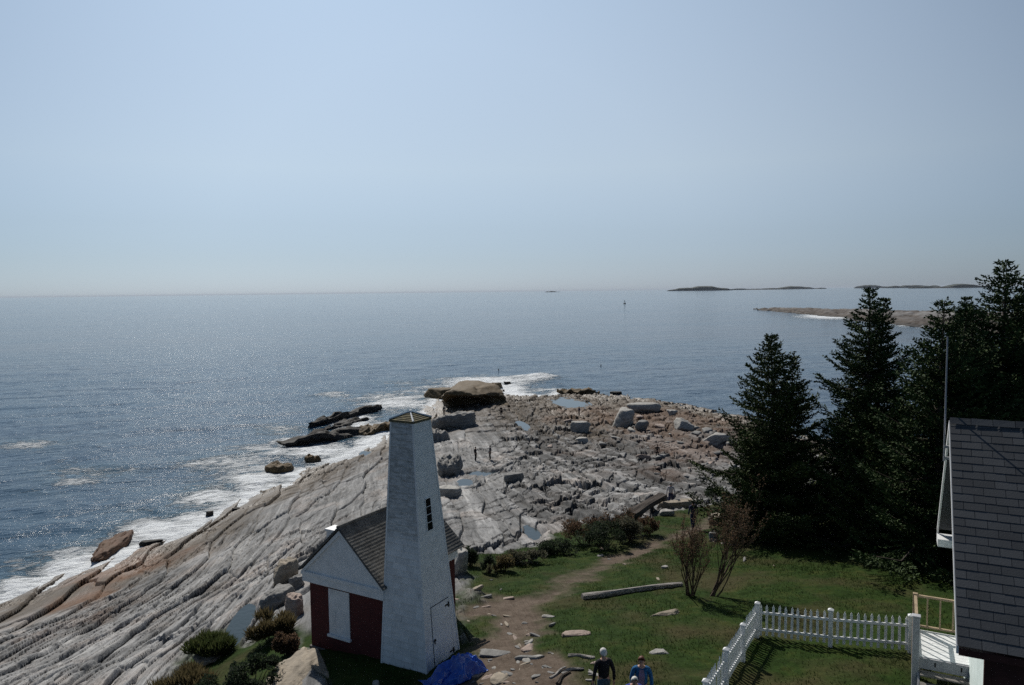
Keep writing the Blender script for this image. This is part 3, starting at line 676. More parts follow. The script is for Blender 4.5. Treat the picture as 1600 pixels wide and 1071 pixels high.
# ------------------------------------------------------------------ keeper's house on the right
KR, KE = 20.55, 16.5
Rg = at_z(1484, 656, KR); En = at_z(1490.5, 1006, KE); R2 = at_z(1600, 663, KR)
rx = (R2-Rg)[:2]; rx = rx/np.linalg.norm(rx); gy = np.array([-rx[1], rx[0]])
KRZ = math.atan2(rx[1], rx[0]); runN = float(np.dot((Rg-En)[:2], gy)); offx = float(np.dot((En-Rg)[:2], rx))
KG = 13.2; runF = runN*.93
kh = thing('cottage', 'white clapboard cottage with dark grey shingled roof at the right edge', 'building', (Rg[0], Rg[1], KG), KRZ)
hr = KR-KG; he = KE-KG; KL = 11.0; ohr = .55
m = MB(); zs = he-.25; yn = -runN+.35; yf = runF-.35
def prof(y, ofs=0):  # roof underside height
    return hr-ofs-(hr-he)*(abs(y)/(runN if y < 0 else runF))
# gable wall of lapped boards, upper pale / lower red-brown
nb = 34
for i in range(nb):
    z0 = -.4+(hr+.1)*i/nb; z1 = -.4+(hr+.1)*(i+1)/nb
    def lim(z, s):
        if z <= prof(yn if s < 0 else yf, .12): return yn if s < 0 else yf
        return s*max(0, (hr-.12-z)/(hr-he))*(runN if s < 0 else runF)
    a0, a1, b0, b1 = lim(z0, -1), lim(z0, 1), lim(z1, -1), lim(z1, 1)
    if a1-a0 < .02: continue
    m.add([(ohr-.02, a0, z0), (ohr-.02, a1, z0), (ohr, b1, z1), (ohr, b0, z1), (ohr, a0, z0), (ohr, a1, z0)], [(1, 0, 3, 2), (5, 4, 0, 1)])
m.build('gable_wall', M_teal, kh)
m = MB()
for i in range(26):
    z0 = -.4+(zs+.4)*i/26; z1 = -.4+(zs+.4)*(i+1)/26
    m.add([(ohr+.0, yn-.02, z0), (KL, yn-.02, z0), (KL, yn, z1), (ohr, yn, z1), (ohr, yn, z0), (KL, yn, z0)], [(0, 1, 2, 3), (4, 5, 1, 0)])
m.add([(ohr, yf, -.4), (KL, yf, -.4), (KL, yf, zs), (ohr, yf, zs)], [(1, 0, 3, 2)]); m.add([(KL, yn, -.4), (KL, yf, -.4), (KL, yf, zs), (KL, 0, hr-.15), (KL, yn, zs)], [(0, 1, 2, 3, 4)])
m.build('side_wall', M_redwood, kh)
m = MB(); m.box(ohr-.03, ohr+.10, yn-.035, yn+.09, -.4, he-.3); m.build('corner_post', M_redwood, kh)
m = MB()
for s, run_ in ((-1, runN), (1, runF)):
    a = Vector((0, s*run_, he)); b = Vector((0, 0, hr)); up = (b-a); L = up.length; up.normalize(); nrm = Vector((0, s*(hr-he), run_)).normalized(); X = Vector((KL+.2, 0, 0)); th = nrm*.05
    dn = -nrm*.06
    if s < 0: m.hexa([a+dn, a+X+dn, b+X+dn, b+dn, a, a+X, b+X, b]); slope_courses(m, a+nrm*.002-up*.03, a+X+nrm*.002-up*.03, up, nrm, 27, L+.03, .44, .004, .010, 9)
    else: m.hexa([b+dn, b+X+dn, a+X+dn, a+dn, b, b+X, a+X, a]); slope_courses(m, a+X+nrm*.002, a+nrm*.002, up, nrm, 27, L, None, .004, .02, 10)
for i in range(24):   # ridge caps
    x0 = i*.47; m.add([(x0, -.14, hr-.08), (x0+.46, -.14, hr-.085), (x0+.46, 0, hr+.055), (x0, 0, hr+.065), (x0, .14, hr-.08), (x0+.46, .14, hr-.085)], [(0, 1, 2, 3), (3, 2, 5, 4)])
m.build('roof', M_slate, kh)
for s, run_ in ((-1, runN), (1, runF)):
    m = MB(); a = Vector((-.02, s*(run_+.02), he-.02)); b = Vector((-.02, 0, hr-.02)); t = Vector((.045, 0, 0)); dn = Vector((0, 0, -.17))
    pts_ = [a+dn, b+dn, b, a]
    m.add(pts_+[p+t for p in pts_], [(0, 1, 2, 3), (7, 6, 5, 4), (0, 4, 5, 1), (1, 5, 6, 2), (2, 6, 7, 3), (3, 7, 4, 0)])
    m.build('rake_board', M_white, kh)
m = MB(); m.box(-.02, ohr-.025, runF-.62, runF+.02, he-.42, he-.192); m.build('cornice', M_white, kh)
m = MB(); m.box(.03, KL, -runN-.02, yn-.04, he-.22, he-.075); m.build('eave_board', M_redwood, kh)
# the thin mast fixed to the gable peak
mt = at_z(1482, 529, 22.55); m = MB(); p0 = Vector((Rg[0], Rg[1], 0))-Vector((rx[0], rx[1], 0))*.09+Vector((gy[0], gy[1], 0))*.25
top = 24-(529-449.6)/1150*p0.y
m.tube([(0, 0, 0), (.0, 0, top-19.4)], [.024, .018], 8)
mast = m.build('mast', M_greypaint); mast.location = (p0.x, p0.y, 19.4); tag(mast, 'thin grey mast standing up from the gable peak of the cottage', 'mast')
for zz in (.05, .35): m = MB(); m.box(-.02, .14, -.03, .03, zz, zz+.07); b = m.build('bracket', M_greypaint, mast); b.rotation_euler = (0, 0, KRZ)

# ------------------------------------------------------------------ porch deck with steps
def make_deck():
    DZ = 14.45; A = at_z(1431, 1024, DZ); B = at_z(1438, 984, DZ)
    dep = float(np.dot((B-A)[:2], gy)); g0 = 12.9
    dk = thing('porch_deck', 'small raised wooden porch with white floor, tan railing and steps at the cottage', 'porch', (A[0], A[1], g0), KRZ)
    f = DZ-g0; wd = 1.72; dep = max(dep, 1.3)
    m = MB()
    nbd = 11
    for i in range(nbd):
        y0 = dep*i/nbd; m.box(.0, wd, y0+.006, y0+dep/nbd-.006, f-.035, f)
    m.build('floor', M_white, dk)
    m = MB(); m.box(-.02, wd, -.045, -.003, f-.30, f-.02); m.box(-.045, -.021, -.045, dep, f-.30, f-.02); fa = m.build('skirt_board', M_greypaint, dk)
    for x in (.42, 1.0, 1.42): m = MB(); m.box(x, x+.035, -.052, -.046, f-.20, f-.09); m.build('slot', M_darkwood, fa)
    m = MB(); m.box(-.06, .06, dep-.06, dep+.06, -.6, f+1.02); m.build('corner_post', M_tanwood, dk, bevel=.008)
    m = MB(); m.box(-.09, .07, -.13, .03, -1.2, f+1.05); m.box(-.11, .09, -.15, .05, f+1.052, f+1.09); m.build('newel_post', M_greypaint, dk, bevel=.01)
    m = MB(); m.box(.065, wd, dep-.035, dep+.035, f+.93, f+.985); rl = m.build('railing', M_tanwood, dk); m = MB(); m.box(.065, wd, dep-.03, dep+.03, f+.08, f+.13); m.build('bottom_rail', M_tanwood, rl)
    bal = MB(); bal.box(-.018, .018, -.018, .018, .132, .928); b0 = bal.build('baluster', M_tanwood, rl)
    for k in range(5):
        o = b0 if k == 0 else b0.copy()
        if k: C.objects.link(o); o.parent = rl
        o.location = (.30+.31*k, dep, f)
    m = MB(); m.box(-.035, .035, .07, dep-.07, f+.93, f+.985); sr = m.build('railing', M_tanwood, dk); m = MB(); m.box(-.03, .03, .07, dep-.07, f+.08, f+.13); m.build('bottom_rail', M_tanwood, sr)
    for k in range(5):
        o = b0.copy(); C.objects.link(o); o.parent = sr; o.location = (0, .22+.24*k*dep/1.3, f)
    for k in range(5):   # treads down towards the lawn
        z = f-.2-.19*k-.12; y = -.10-.27*k
        m = MB(); m.box(.10, wd-.12, y-.27, y+.02, z-.04, z); m.build('tread', M_greywood, dk, bevel=.006)
    for x in (.04, wd-.11):
        m = MB(); m.add([(x, -.05, f-.31), (x, -.05, f-.62), (x, -1.6, -.5), (x, -1.6, -.1), (x+.05, -.05, f-.31), (x+.05, -.05, f-.62), (x+.05, -1.6, -.5), (x+.05, -1.6, -.1)],
                      [(0, 1, 2, 3), (7, 6, 5, 4), (0, 4, 5, 1), (1, 5, 6, 2), (2, 6, 7, 3), (3, 7, 4, 0)]); m.build('stringer', M_greypaint, dk)
    m = MB(); m.box(wd-.10, wd+.14, -.30, -.05, -.8, f+.10); m.build('pier', M_white, dk, bevel=.01)
    m = MB(); m.box(wd-.52, wd+.1, .06, .52, f+.003, f+.15); m.box(wd-.3, wd+.1, .15, .9, f+.153, f+.30); m.build('door_step', M_white, dk, bevel=.01)
    for x in (.1, wd-.1): m = MB(); m.box(x-.05, x+.05, dep*.5-.05, dep*.5+.05, -.6, f-.31); m.build('support_post', M_greywood, dk)
make_deck()
# ------------------------------------------------------------------ vegetation
def leaf_mat(name, cols, scale=.9, rough=.75, trans=.0):
    t = NT(name); p = t.obj(); n = t.noise(p, scale, 4, .6); r = t.n('NewGeometry').outputs['Random Per Island']
    f = t.math('ADD', t.math('MULTIPLY', n, .6), t.math('MULTIPLY', r, .4))
    st = [(.25+.5*i/(len(cols)-1), c) for i, c in enumerate(cols)]
    c = t.ramp(f, st); t.set(Base_Color=c, Roughness=rough, Specular_IOR_Level=.15)
    if trans:
        tr = t.n('BsdfTranslucent', Color=c); mx = t.n('MixShader', Fac=trans); t.put(mx.inputs[1], t.b.outputs[0]); t.put(mx.inputs[2], tr.outputs[0]); t.put(t.out.inputs['Surface'], mx.outputs[0])
    return t.mat
M_spruce = leaf_mat('spruce_needles', [(.016, .032, .011), (.036, .064, .019), (.064, .092, .030)])
M_spruce2 = leaf_mat('spruce_needles_olive', [(.020, .035, .011), (.048, .070, .020), (.080, .100, .032)])
M_bark = pm('grey_bark', (.085, .068, .055), (.035, .028, .024), 6, .9, .6, 25, (3, 3, .6))
M_leafdark = leaf_mat('dark_bush_leaves', [(.016, .028, .014), (.034, .05, .026), (.075, .085, .06)], 1.6, trans=.4)
M_leafgrn = leaf_mat('green_tuft', [(.035, .05, .016), (.06, .078, .026), (.11, .115, .045)], 1.8, trans=.4)
M_leafrust = leaf_mat('rusty_leaves', [(.045, .035, .02), (.12, .08, .05), (.20, .125, .085)], 1.6, trans=.4)
M_leafgrey = leaf_mat('grey_green_leaves', [(.04, .045, .025), (.10, .10, .065), (.20, .185, .145)], 1.6, trans=.4)
M_dry = leaf_mat('dry_grass', [(.06, .052, .025), (.115, .092, .045), (.19, .15, .08)], 1.5, trans=.4)
M_twig = pm('twig_bark', (.11, .075, .05), (.05, .035, .025), 8, .9)
rng = np.random.default_rng(5)
def cards(P, D, ln, wd, rg):
    """leaf cards at P along D (n,3): a bent quad each"""
    n = len(P); r = rg.normal(size=(n, 3)); s = np.cross(D, r); s /= np.linalg.norm(s, axis=1, keepdims=True)+1e-9
    ln = np.asarray(ln).reshape(-1, 1); wd = np.asarray(wd).reshape(-1, 1)
    V = np.stack([P, P+D*ln*.45+s*wd, P+D*ln, P+D*ln*.45-s*wd], 1).reshape(-1, 3)
    return V, np.arange(4*n).reshape(n, 4)
def spruce(label, base, H, Wd, leaders, seed, mat=None, low=.08, dens=1.0, lean=(0, 0), name='spruce_tree', bare=0.0):
    """leaders: (dx, dy, height share, width share) for each stem"""
    rg = np.random.default_rng(seed); root = thing(name, label, 'tree', base, 0, 'spruces behind the lawn')
    Ps, Ds, Ls, Ws = [], [], [], []; trunk = MB()
    for dx, dy, hs, ws in leaders:
        h = H*hs; top = np.array([dx+lean[0], dy+lean[1], h]); b0 = np.array([dx*.15, dy*.15, -.4])
        tp = [b0+(top-b0)*t+np.array([.06*math.sin(5*t+seed), .06*math.cos(4*t), 0]) for t in np.linspace(0, 1, 9)]
        trunk.tube(tp, [max(.012, .021*H*(1-t)**.9*(.6+.4*hs)) for t in np.linspace(0, 1, 9)], 8)
        z = low*h; k = 0
        lay = 1
        while z < h*.995:
            lay = rg.uniform(.72, 1.15)
            f = z/h; prof = (1-f)**.88*(.68+.32*min(1, (f-low+.05)/.16+.45))*lay
            nb = int(rg.integers(5, 8)); a0 = rg.uniform(0, 6.28)
            for b in range(nb):
                if rg.random() < bare: continue
                az_ = a0+b*6.283/nb+rg.normal(0, .25); L = Wd*1.55*ws*prof*rg.uniform(.50, 1.15)*(1.22 if rg.random() < .15 else 1)+.12
                el = R(-12+40*f+rg.normal(0, 6)); o = b0+(top-b0)*((z+.4)/(h+.4)); d = np.array([math.cos(az_), math.sin(az_), 0])
                ns = max(3, int(L/.145*dens)); ts = (np.arange(ns)+.5)/ns
                up = math.sin(el); bp = o+d[None]*(ts*L*math.cos(el))[:, None]+np.array([0, 0, 1])*((up*ts-.16*np.sin(ts*3.1)*(1-f)+.16*ts**3)*L)[:, None]
                bd = np.gradient(bp, axis=0) if ns > 1 else d[None]; bd /= np.linalg.norm(bd, axis=1, keepdims=True)+1e-9
                if L > .7: trunk.tube([bp[0]-d*.1]+[bp[int(q)] for q in (ns*.5, ns-1)], [.012*L+.006, .007*L+.004, .004], 4, cap=False)
                side = np.cross(bd, [0, 0, 1]); side /= np.linalg.norm(side, axis=1, keepdims=True)+1e-9
                for sg in (-1, 1):
                    tl = (.34*L*(1-ts)**.5+.13)*rg.uniform(.6, 1.2, ns)*np.clip(ts*4, .25, 1)
                    td = bd*.75+side*sg*.85+np.array([0, 0, 1])*rg.normal(-.05, .12, ns)[:, None]; td /= np.linalg.norm(td, axis=1, keepdims=True)
                    m = np.maximum(1, (tl/.040*dens).astype(int))
                    idx = np.repeat(np.arange(ns), m); q = (np.concatenate([np.arange(v) for v in m])+rg.random(len(idx)))/np.repeat(m, m)
                    P_ = bp[idx]+td[idx]*(tl[idx]*q)[:, None]; D_ = td[idx]+rg.normal(0, .45, (len(idx), 3))+np.array([0, 0, .12]); D_ /= np.linalg.norm(D_, axis=1, keepdims=True)
                    Ps.append(P_); Ds.append(D_); Ls.append(rg.uniform(.10, .20, len(idx))); Ws.append(rg.uniform(.025, .052, len(idx)))
            z += max(.22, H*.034)*rg.uniform(.7, 1.3)*(1.15-.55*f)
        # leader tip
        n = 26; q = rg.random(n)[:, None]; Ps.append(top[None]-np.array([0, 0, .8])*q); D_ = rg.normal(0, .5, (n, 3))+np.array([0, 0, .9]); Ds.append(D_/np.linalg.norm(D_, axis=1, keepdims=True)); Ls.append(np.full(n, .2)); Ws.append(np.full(n, .03))
    P_ = np.concatenate(Ps); V, Fq = cards(P_, np.concatenate(Ds), np.concatenate(Ls), np.concatenate(Ws), rg)
    trunk.build('trunk', M_bark, root, smooth=True); np_mesh('crown', V, Fq, mat or M_spruce, root); return len(Fq)
def tree_at(label, px, py, toppx, toppy, Wd, leaders, seed, **k):
    b = W(px, py); yh = 467-.0119*toppx-.8; top = at_y(toppx, toppy, b.y); H = float(top[2]-b.z)
    return spruce(label, (b.x, b.y, b.z), H, Wd, leaders, seed, lean=(float(top[0]-b.x)*.5, 0), **k)
nf = 0
nf += tree_at('dense spruce with two tips, standing leftmost at the end of the path', 1206, 838, 1199, 524, 3.0, [(0, 0, 1, 1), (1.35, .3, .90, .72), (-.5, -.8, .55, .95)], 11, low=.10, mat=M_spruce2)
nf += tree_at('tall open spruce with a twin top, second tree from the left', 1350, 842, 1362, 451, 3.0, [(0, 0, 1, 1), (.95, .5, .955, .7), (-.6, -.6, .6, 1.0)], 12, low=.12)
nf += tree_at('shorter olive spruce in front, filling the gap between the taller ones', 1398, 862, 1404, 642, 2.3, [(0, 0, 1, 1), (-.9, .2, .75, .9)], 13, low=.10, mat=M_spruce2)
nf += tree_at('dark spruce with its bare trunk showing beside the cottage', 1462, 884, 1476, 470, 3.0, [(0, 0, 1, 1), (1.2, .4, .96, .85)], 14, low=.17)
nf += tree_at('tallest spruce, its tip highest against the sky above the cottage', 1556, 870, 1568, 410, 3.9, [(0, 0, 1, 1), (-1.2, .6, .86, .8), (1.3, .2, .93, .9)], 15, low=.05)
nf += tree_at('spruce cut by the right edge of the view behind the cottage', 1628, 860, 1622, 440, 3.8, [(0, 0, 1, 1), (-.8, .3, .93, .8)], 16, low=.05)
nf += tree_at('small spruce far back, only its thin tip showing left of the tallest', 1500, 800, 1508, 466, 2.6, [(0, 0, 1, 1)], 17, low=.1)
nf += tree_at('low bushy spruce filling the space behind the cottage ridge', 1535, 880, 1530, 600, 3.2, [(0, 0, 1, 1), (1.5, .3, .9, 1)], 18, low=.04)

def bush(label, loc, rx, ry, h, n, mat, seed, ln=(.06, .13), name='bush', cat='bush', group=None, up=.25, stems=9, lobes=20, wr=.28):
    rg = np.random.default_rng(seed); root = thing(name, label, cat, loc, 0, group)
    lc = np.stack([rg.uniform(-.62, .62, lobes)*rx, rg.uniform(-.62, .62, lobes)*ry, rg.uniform(.30, .72, lobes)*h], 1); lr = rg.uniform(.13, .36, lobes)
    w_ = rg.integers(0, lobes, n); d = rg.normal(size=(n, 3)); d /= np.linalg.norm(d, axis=1, keepdims=True); rad = rg.uniform(.45, 1.05, n)**.6
    P_ = lc[w_]+d*(rad*lr[w_])[:, None]*np.array([rx, ry, h*.85]); P_[:, 2] = np.maximum(P_[:, 2], .02)
    keep = fbm(P_[:, 0]*2.2+seed, P_[:, 1]*2.2+P_[:, 2]*2.7, 3, seed) > -.16; P_ = P_[keep]; d = d[keep]; n = len(P_)
    D_ = d*.7+rg.normal(0, .6, (n, 3))+np.array([0, 0, up]); D_ /= np.linalg.norm(D_, axis=1, keepdims=True)
    L = rg.uniform(*ln, n); V, Fq = cards(P_, D_, L, L*wr, rg); np_mesh('foliage', V, Fq, mat, root)
    m = MB()
    for k in range(stems):
        q = lc[k % lobes]; m.tube([(q[0]*.15, q[1]*.15, -.15), (q[0]*.6, q[1]*.6, q[2]*.6), tuple(q*1.05)], [.022, .014, .006], 4)
    m.build('stem', M_twig, root); return root
def bush_px(label, px, py, wpx, hpx, n, mat, seed, depth=1.0, **k):
    b = W(px, py); s = b.y/F; return bush(label, (b.x, b.y, b.z-.03), wpx*s/2, wpx*s/2*depth, hpx*s, n, mat, seed, **k)
GB = 'bushes along the edge of the ledges'
bush_px('rusty brown bush at the left of the thicket by the ledges', 912, 850, 80, 48, 5200, M_leafrust, 31, .8, group=GB)
bush_px('dark green bush in the middle of the thicket by the ledges', 940, 858, 95, 48, 6500, M_leafdark, 32, .8, group=GB)
bush_px('grey flowering bush in the thicket, near its right end', 985, 847, 60, 46, 5200, M_leafgrey, 33, .9, group=GB)
bush_px('reddish bush at the back of the thicket below the leaning log', 955, 838, 90, 44, 5200, M_leafrust, 34, .7, group=GB)
bush_px('olive bush ending the thicket on the right, next to the grass', 1012, 836, 40, 36, 3200, M_leafrust, 35, .9, group=GB)
bush_px('low green scrub between the thicket and the ledge above the lawn', 868, 866, 90, 26, 5200, M_leafdark, 36, .6, group=GB)
bush_px('low tawny scrub at the foot of the smooth ledge', 822, 880, 80, 26, 4200, M_leafgrey, 37, .6, group=GB)
bush_px('small dark bush hugging the rock right of the tower', 764, 896, 30, 36, 2600, M_leafdark, 38, .9, group=GB)
bush_px('tawny bush beside the small dark one right of the tower', 786, 892, 42, 28, 2600, M_dry, 39, .8, group=GB)
bush_px('dark clump in the gap right behind the red brick wall', 735, 884, 30, 34, 2200, M_leafdark, 40, .9, group=GB)
bush_px('big dark leafy bush below the house, left of the pale rock', 396, 1080, 112, 58, 12000, M_leafdark, 41, .9, ln=(.05, .11))
bush_px('dark bush low at the bottom edge of the view, left of the house', 346, 1098, 100, 46, 8000, M_leafdark, 42, .8, ln=(.05, .11))
bush_px('green grassy tuft between the rock groove and the dark bush', 332, 1026, 84, 30, 8000, M_leafgrn, 43, .8, ln=(.20, .42), up=1.7, wr=.05, stems=4)
bush_px('brown grassy tuft beside the long sparkling pool', 424, 1000, 84, 36, 8000, M_dry, 44, .8, ln=(.20, .42), up=1.7, wr=.05, stems=4)
bush_px('ochre grass clump at the bottom edge of the view', 290, 1086, 120, 44, 8000, M_dry, 45, .8, ln=(.20, .42), up=1.7, wr=.05, stems=4)
bush_px('rusty clump against the pale rock by the brick house', 448, 1024, 44, 44, 5000, M_leafrust, 46, .8)
bush_px('round dark bush left of the first spruce, beside the walking man', 1116, 780, 42, 22, 4000, M_leafdark, 47, .9)
bush_px('dark bush under the left side of the first spruce', 1150, 812, 70, 40, 6000, M_leafdark, 48, .8)
bush_px('dark brush under the right side of the second spruce', 1330, 835, 90, 30, 5000, M_leafdark, 49, .7)

def fan_shrub(label, px, py, hpx, spread, leanx, seed, nst=8):
    rg = random.Random(seed); b = W(px, py); s = b.y/F; h = hpx*s; root = thing('bare_shrub', label, 'shrub', (b.x, b.y, b.z)); m = MB(); tips = []
    def grow(p, d, L, r, lev):
        pts_ = [p]; n = 4
        for i in range(n):
            d = (d+Vector((rg.uniform(-.16, .16), rg.uniform(-.16, .16), rg.uniform(.0, .16)))).normalized(); p = p+d*L/n; pts_.append(p)
        m.tube(pts_, [max(.006, r*(1-.6*i/n)) for i in range(n+1)], 5)
        if lev < 3:
            for k in range(rg.choice((2, 3, 3))):
                q = pts_[rg.choice((2, 3, 4))]; dd = (d+Vector((rg.uniform(-.55, .55), rg.uniform(-.55, .55), rg.uniform(-.05, .3)))).normalized(); grow(q, dd, L*rg.uniform(.55, .78), r*.5, lev+1)
        tips.extend(pts_[2:] if lev >= 2 else [])
    for k in range(nst):
        a = k*2*math.pi/nst+rg.uniform(-.3, .3); f = rg.uniform(.35, 1)
        grow(Vector((rg.uniform(-.16, .16), rg.uniform(-.1, .1), -.1)), Vector((math.cos(a)*spread*f+leanx, math.sin(a)*spread*f, 1)).normalized(), h*.5*rg.uniform(.85, 1.1), .038, 0)
    m.build('branch', M_twig, root)
    g2 = np.random.default_rng(seed); T = np.array([tuple(t) for t in tips]); T = np.repeat(T, 5, 0)+g2.normal(0, .05, (len(T)*5, 3)); D_ = g2.normal(0, .7, T.shape)+np.array([0, 0, .5]); D_ /= np.linalg.norm(D_, axis=1, keepdims=True)
    L = g2.uniform(.035, .085, len(T)); V, Fq = cards(T, D_, L, L*.25, g2); np_mesh('foliage', V, Fq, M_leafrust, root)
fan_shrub('fan-shaped bare twiggy shrub standing at the right end of the driftwood beam', 1078, 932, 112, .36, 0, 61, 9)
fan_shrub('twiggy shrub leaning right, closest to the fence corner', 1110, 932, 150, .24, .62, 62, 8)

# grass blades and weeds on the lawn
def blades():
    rg = np.random.default_rng(3); n = 260000
    x = rg.uniform(-4, 34, n); y = rg.uniform(15, 58, n); ok = (np.abs(x/y) < .78)
    x, y = x[ok], y[ok]; i = np.interp(np.arctan(x/y), AZ, np.arange(NA)).astype(int); j = np.clip((np.log(y)-LLD[0])/(LLD[-1]-LLD[0])*(ND-1), 0, ND-2).astype(int)
    dn = fbm(x/1.7, y/1.7, 3, 77)
    ok = (m_lawn[j, i] > .6) & (m_dirt[j, i] < .35) & (rg.random(len(x)) < np.clip(.45+1.1*dn, .08, 1)); x, y, dn = x[ok], y[ok], dn[ok]; n = len(x)
    P_ = np.stack([x, y, G(x, y)-.01], 1); D_ = rg.normal(0, .38, (n, 3)); D_[:, 2] = 1; D_ /= np.linalg.norm(D_, axis=1, keepdims=True)
    L = rg.uniform(.05, .12, n)*(1+.8*np.clip(dn, 0, 1)); s = np.stack([np.cos(rg.uniform(0, 6.28, n)), np.sin(rg.uniform(0, 6.28, n)), np.zeros(n)], 1)*(.012)
    V = np.stack([P_-s, P_+s, P_+D_*L[:, None]], 1).reshape(-1, 3)
    o = np_mesh('grass', V, np.arange(3*n).reshape(n, 3), leaf_mat('grass_blades', [(.018, .036, .008), (.028, .052, .011), (.055, .062, .02)], .6, trans=.3)); tag(o, 'short lawn grass in uneven tufts', 'grass', kind='stuff')
    print('blades', n, 'foliage', nf)
blades()
# ------------------------------------------------------------------ loose rocks
def rock_mat(name, c, brown=0.0, seed=0):
    t = NT(name); p = t.obj(); m = t.mapping(p, (1, 1, 1), (.25, .2, -BASE_ANG)); n1 = t.noise(t.mapping(m, (1.2, .5, 5)), 1.3, 6, .6, .4); n2 = t.noise(p, 6, 6, .65)
    g = t.ramp(n1, [(.28, tuple(x*.5 for x in c)), (.5, c), (.72, tuple(min(1, x*1.35) for x in c))]); g = t.mix(.5, g, t.ramp(n2, [(.3, .4), (.7, 1.)]), 'MULTIPLY')
    if brown: g = t.mix(t.math('MULTIPLY', t.ramp(t.noise(p, .7, 5), [(.3, 1.), (.7, .3)]), brown), g, (.13, .085, .035))
    return t.set(Base_Color=g, Roughness=.8, Normal=t.bump(t.math('ADD', n1, t.math('MULTIPLY', n2, .5)), .8, .06), Specular_IOR_Level=.3)
MR = {'grey': rock_mat('grey_rock', (.22, .215, .205)), 'pale': rock_mat('pale_rock', (.38, .365, .335)), 'warm': rock_mat('tan_rock', (.33, .28, .215)),
      'dark': rock_mat('black_wet_rock', (.030, .027, .024)), 'brown': rock_mat('weedy_brown_rock', (.10, .075, .045), .8), 'red': rock_mat('rusty_rock', (.11, .05, .03), .35), 'pink': rock_mat('pink_slab', (.36, .28, .235))}
_ico = {}
def ico(n):
    if n not in _ico:
        bm = bmesh.new(); bmesh.ops.create_icosphere(bm, subdivisions=n, radius=1); _ico[n] = (np.array([v.co[:] for v in bm.verts]), np.array([[v.index for v in f.verts] for f in bm.faces])); bm.free()
    return _ico[n]
def rock(label, loc, size, rz, seed, mk='grey', name='boulder', cat='rock', sub=4, planes=9, group=None, tilt=(0, 0), rough=.11, flat=.12, kind=None, undercut=0.0, pz=.5, jag=0.0):
    """faceted stone: a ball cut by random planes, roughened, bedded like the ledges"""
    rg = np.random.default_rng(seed); U_, T = ico(sub); N_ = rg.normal(size=(planes, 3)); N_[:, 2] *= pz; N_ /= np.linalg.norm(N_, axis=1, keepdims=True)
    N_ = np.concatenate([N_, [[0, 0, 1], [0, 0, -1]]]); D_ = np.concatenate([rg.uniform(.54, .90, planes), [.72-flat, .8]])
    dt_ = U_@N_.T; r = np.where(dt_ > .05, D_[None]/np.maximum(dt_, .05), 9).min(1); r = np.minimum(r, 1.15)
    V = U_*r[:, None]; q = V*1.7+seed
    V = V*(1+rough*fbm(q[:, 0]*1.3+q[:, 2], q[:, 1]*1.3-q[:, 2], 4, seed))[:, None]; V[:, 2] += .05*np.round(4*V[:, 2])/4*.5
    V = V*(1+.05*fbm(q[:, 0]*6+q[:, 1]*2, q[:, 2]*6-q[:, 1]*3, 3, seed+3))[:, None]
    if jag: V[:, 2] += jag*cells(V[:, 0]*4.5+seed, V[:, 1]*2.2, seed, .6)[0]*(V[:, 2] > -.2); V[:, 1] += .3*jag*fbm(V[:, 0]*3, V[:, 0]*0+seed, 3, seed)
    if undercut:
        f = np.clip(-V[:, 1]*1.6, 0, 1)*np.clip((.42-V[:, 2])*1.6, 0, 1)*np.clip(1.15-np.abs(V[:, 0])**2*1.2, 0, 1); V[:, 1] += undercut*f
    V = V*np.array(size)/2
    o = np_mesh(name, V, T, MR[mk]); o.location = loc; o.rotation_euler = (tilt[0], tilt[1], rz); return tag(o, label, cat, group, kind)
def rock_px(label, px, py, wpx, hpx, mk='grey', seed=1, dep=.8, sink=.3, rz=0.0, **k):
    b = W(px, py); s = b.y/F; w_ = wpx*s; h = hpx*s/(1-sink)
    return rock(label, (b.x, b.y+w_*dep*.3, b.z+h*(.5-sink)), (w_*1.12, w_*dep*1.12, h*1.25), rz, seed, mk, **k)
def rock_sea(label, px, py, wpx, hpx, mk, seed, dep=.5, rz=0, **k):
    b = at_z(px, py, 0); s = b[1]/F; w_ = wpx*s; h = hpx*s
    return rock(label, (b[0], b[1], h*.15), (w_*1.1, w_*dep, h*1.9), rz, seed, mk, **k)
# the high outcrop at the tip with its dark landward face
rock_px('high brown outcrop with a broad dark overhung face at the tip of the point', 737, 637, 116, 29, 'brown', 101, 1.25, .25, .1, name='outcrop', sub=5, planes=9, flat=.0, rough=.16, undercut=.95, pz=1.0, jag=.12)
rock_px('low brown slab reaching into the surf left of the high outcrop', 700, 622, 60, 16, 'brown', 102, .8, .3, .3, name='outcrop', sub=4)
block = rock_px('great grey block with a flat top below the dark-faced outcrop', 712, 670, 62, 26, 'grey', 103, .8, .35, -.2, name='boulder', sub=5, planes=9, jag=.12, undercut=.4, rough=.18, pz=.7)
rock_px('rough grey block beside the tower cap', 684, 690, 40, 18, 'grey', 104, .9, .35, .2, jag=.4)
rock_px('dark jagged rib of rock right of the tower below the great block', 700, 745, 34, 34, 'grey', 105, 1.4, .4, .1, planes=9, jag=.15, rough=.2, sub=5, pz=.8)
rock_px('pale-topped boulder touching the right side of the tower', 704, 778, 36, 18, 'pale', 106, .9, .3, .3)
rock_px('dark square block standing between the two small pools', 803, 753, 26, 14, 'grey', 107, .7, .2, .3, planes=6)
rock_px('largest pale boulder leaning on the long flat block', 977, 665, 40, 26, 'pale', 108, .9, .25, .4, planes=6, pz=.6, flat=.0)
rock_px('long flat-topped pale block at the far edge of the ledges', 1004, 644, 48, 15, 'pale', 109, .6, .2, -.1, planes=6, flat=.1)
rock_px('pale pointed boulder alone in the middle of the ledges', 909, 676, 28, 17, 'pale', 110, .9, .25, .2, planes=6, pz=.6, flat=.0)
rock_px('small whitish stone just below the pointed boulder', 907, 692, 20, 8, 'pale', 111, .9, .3, .1)
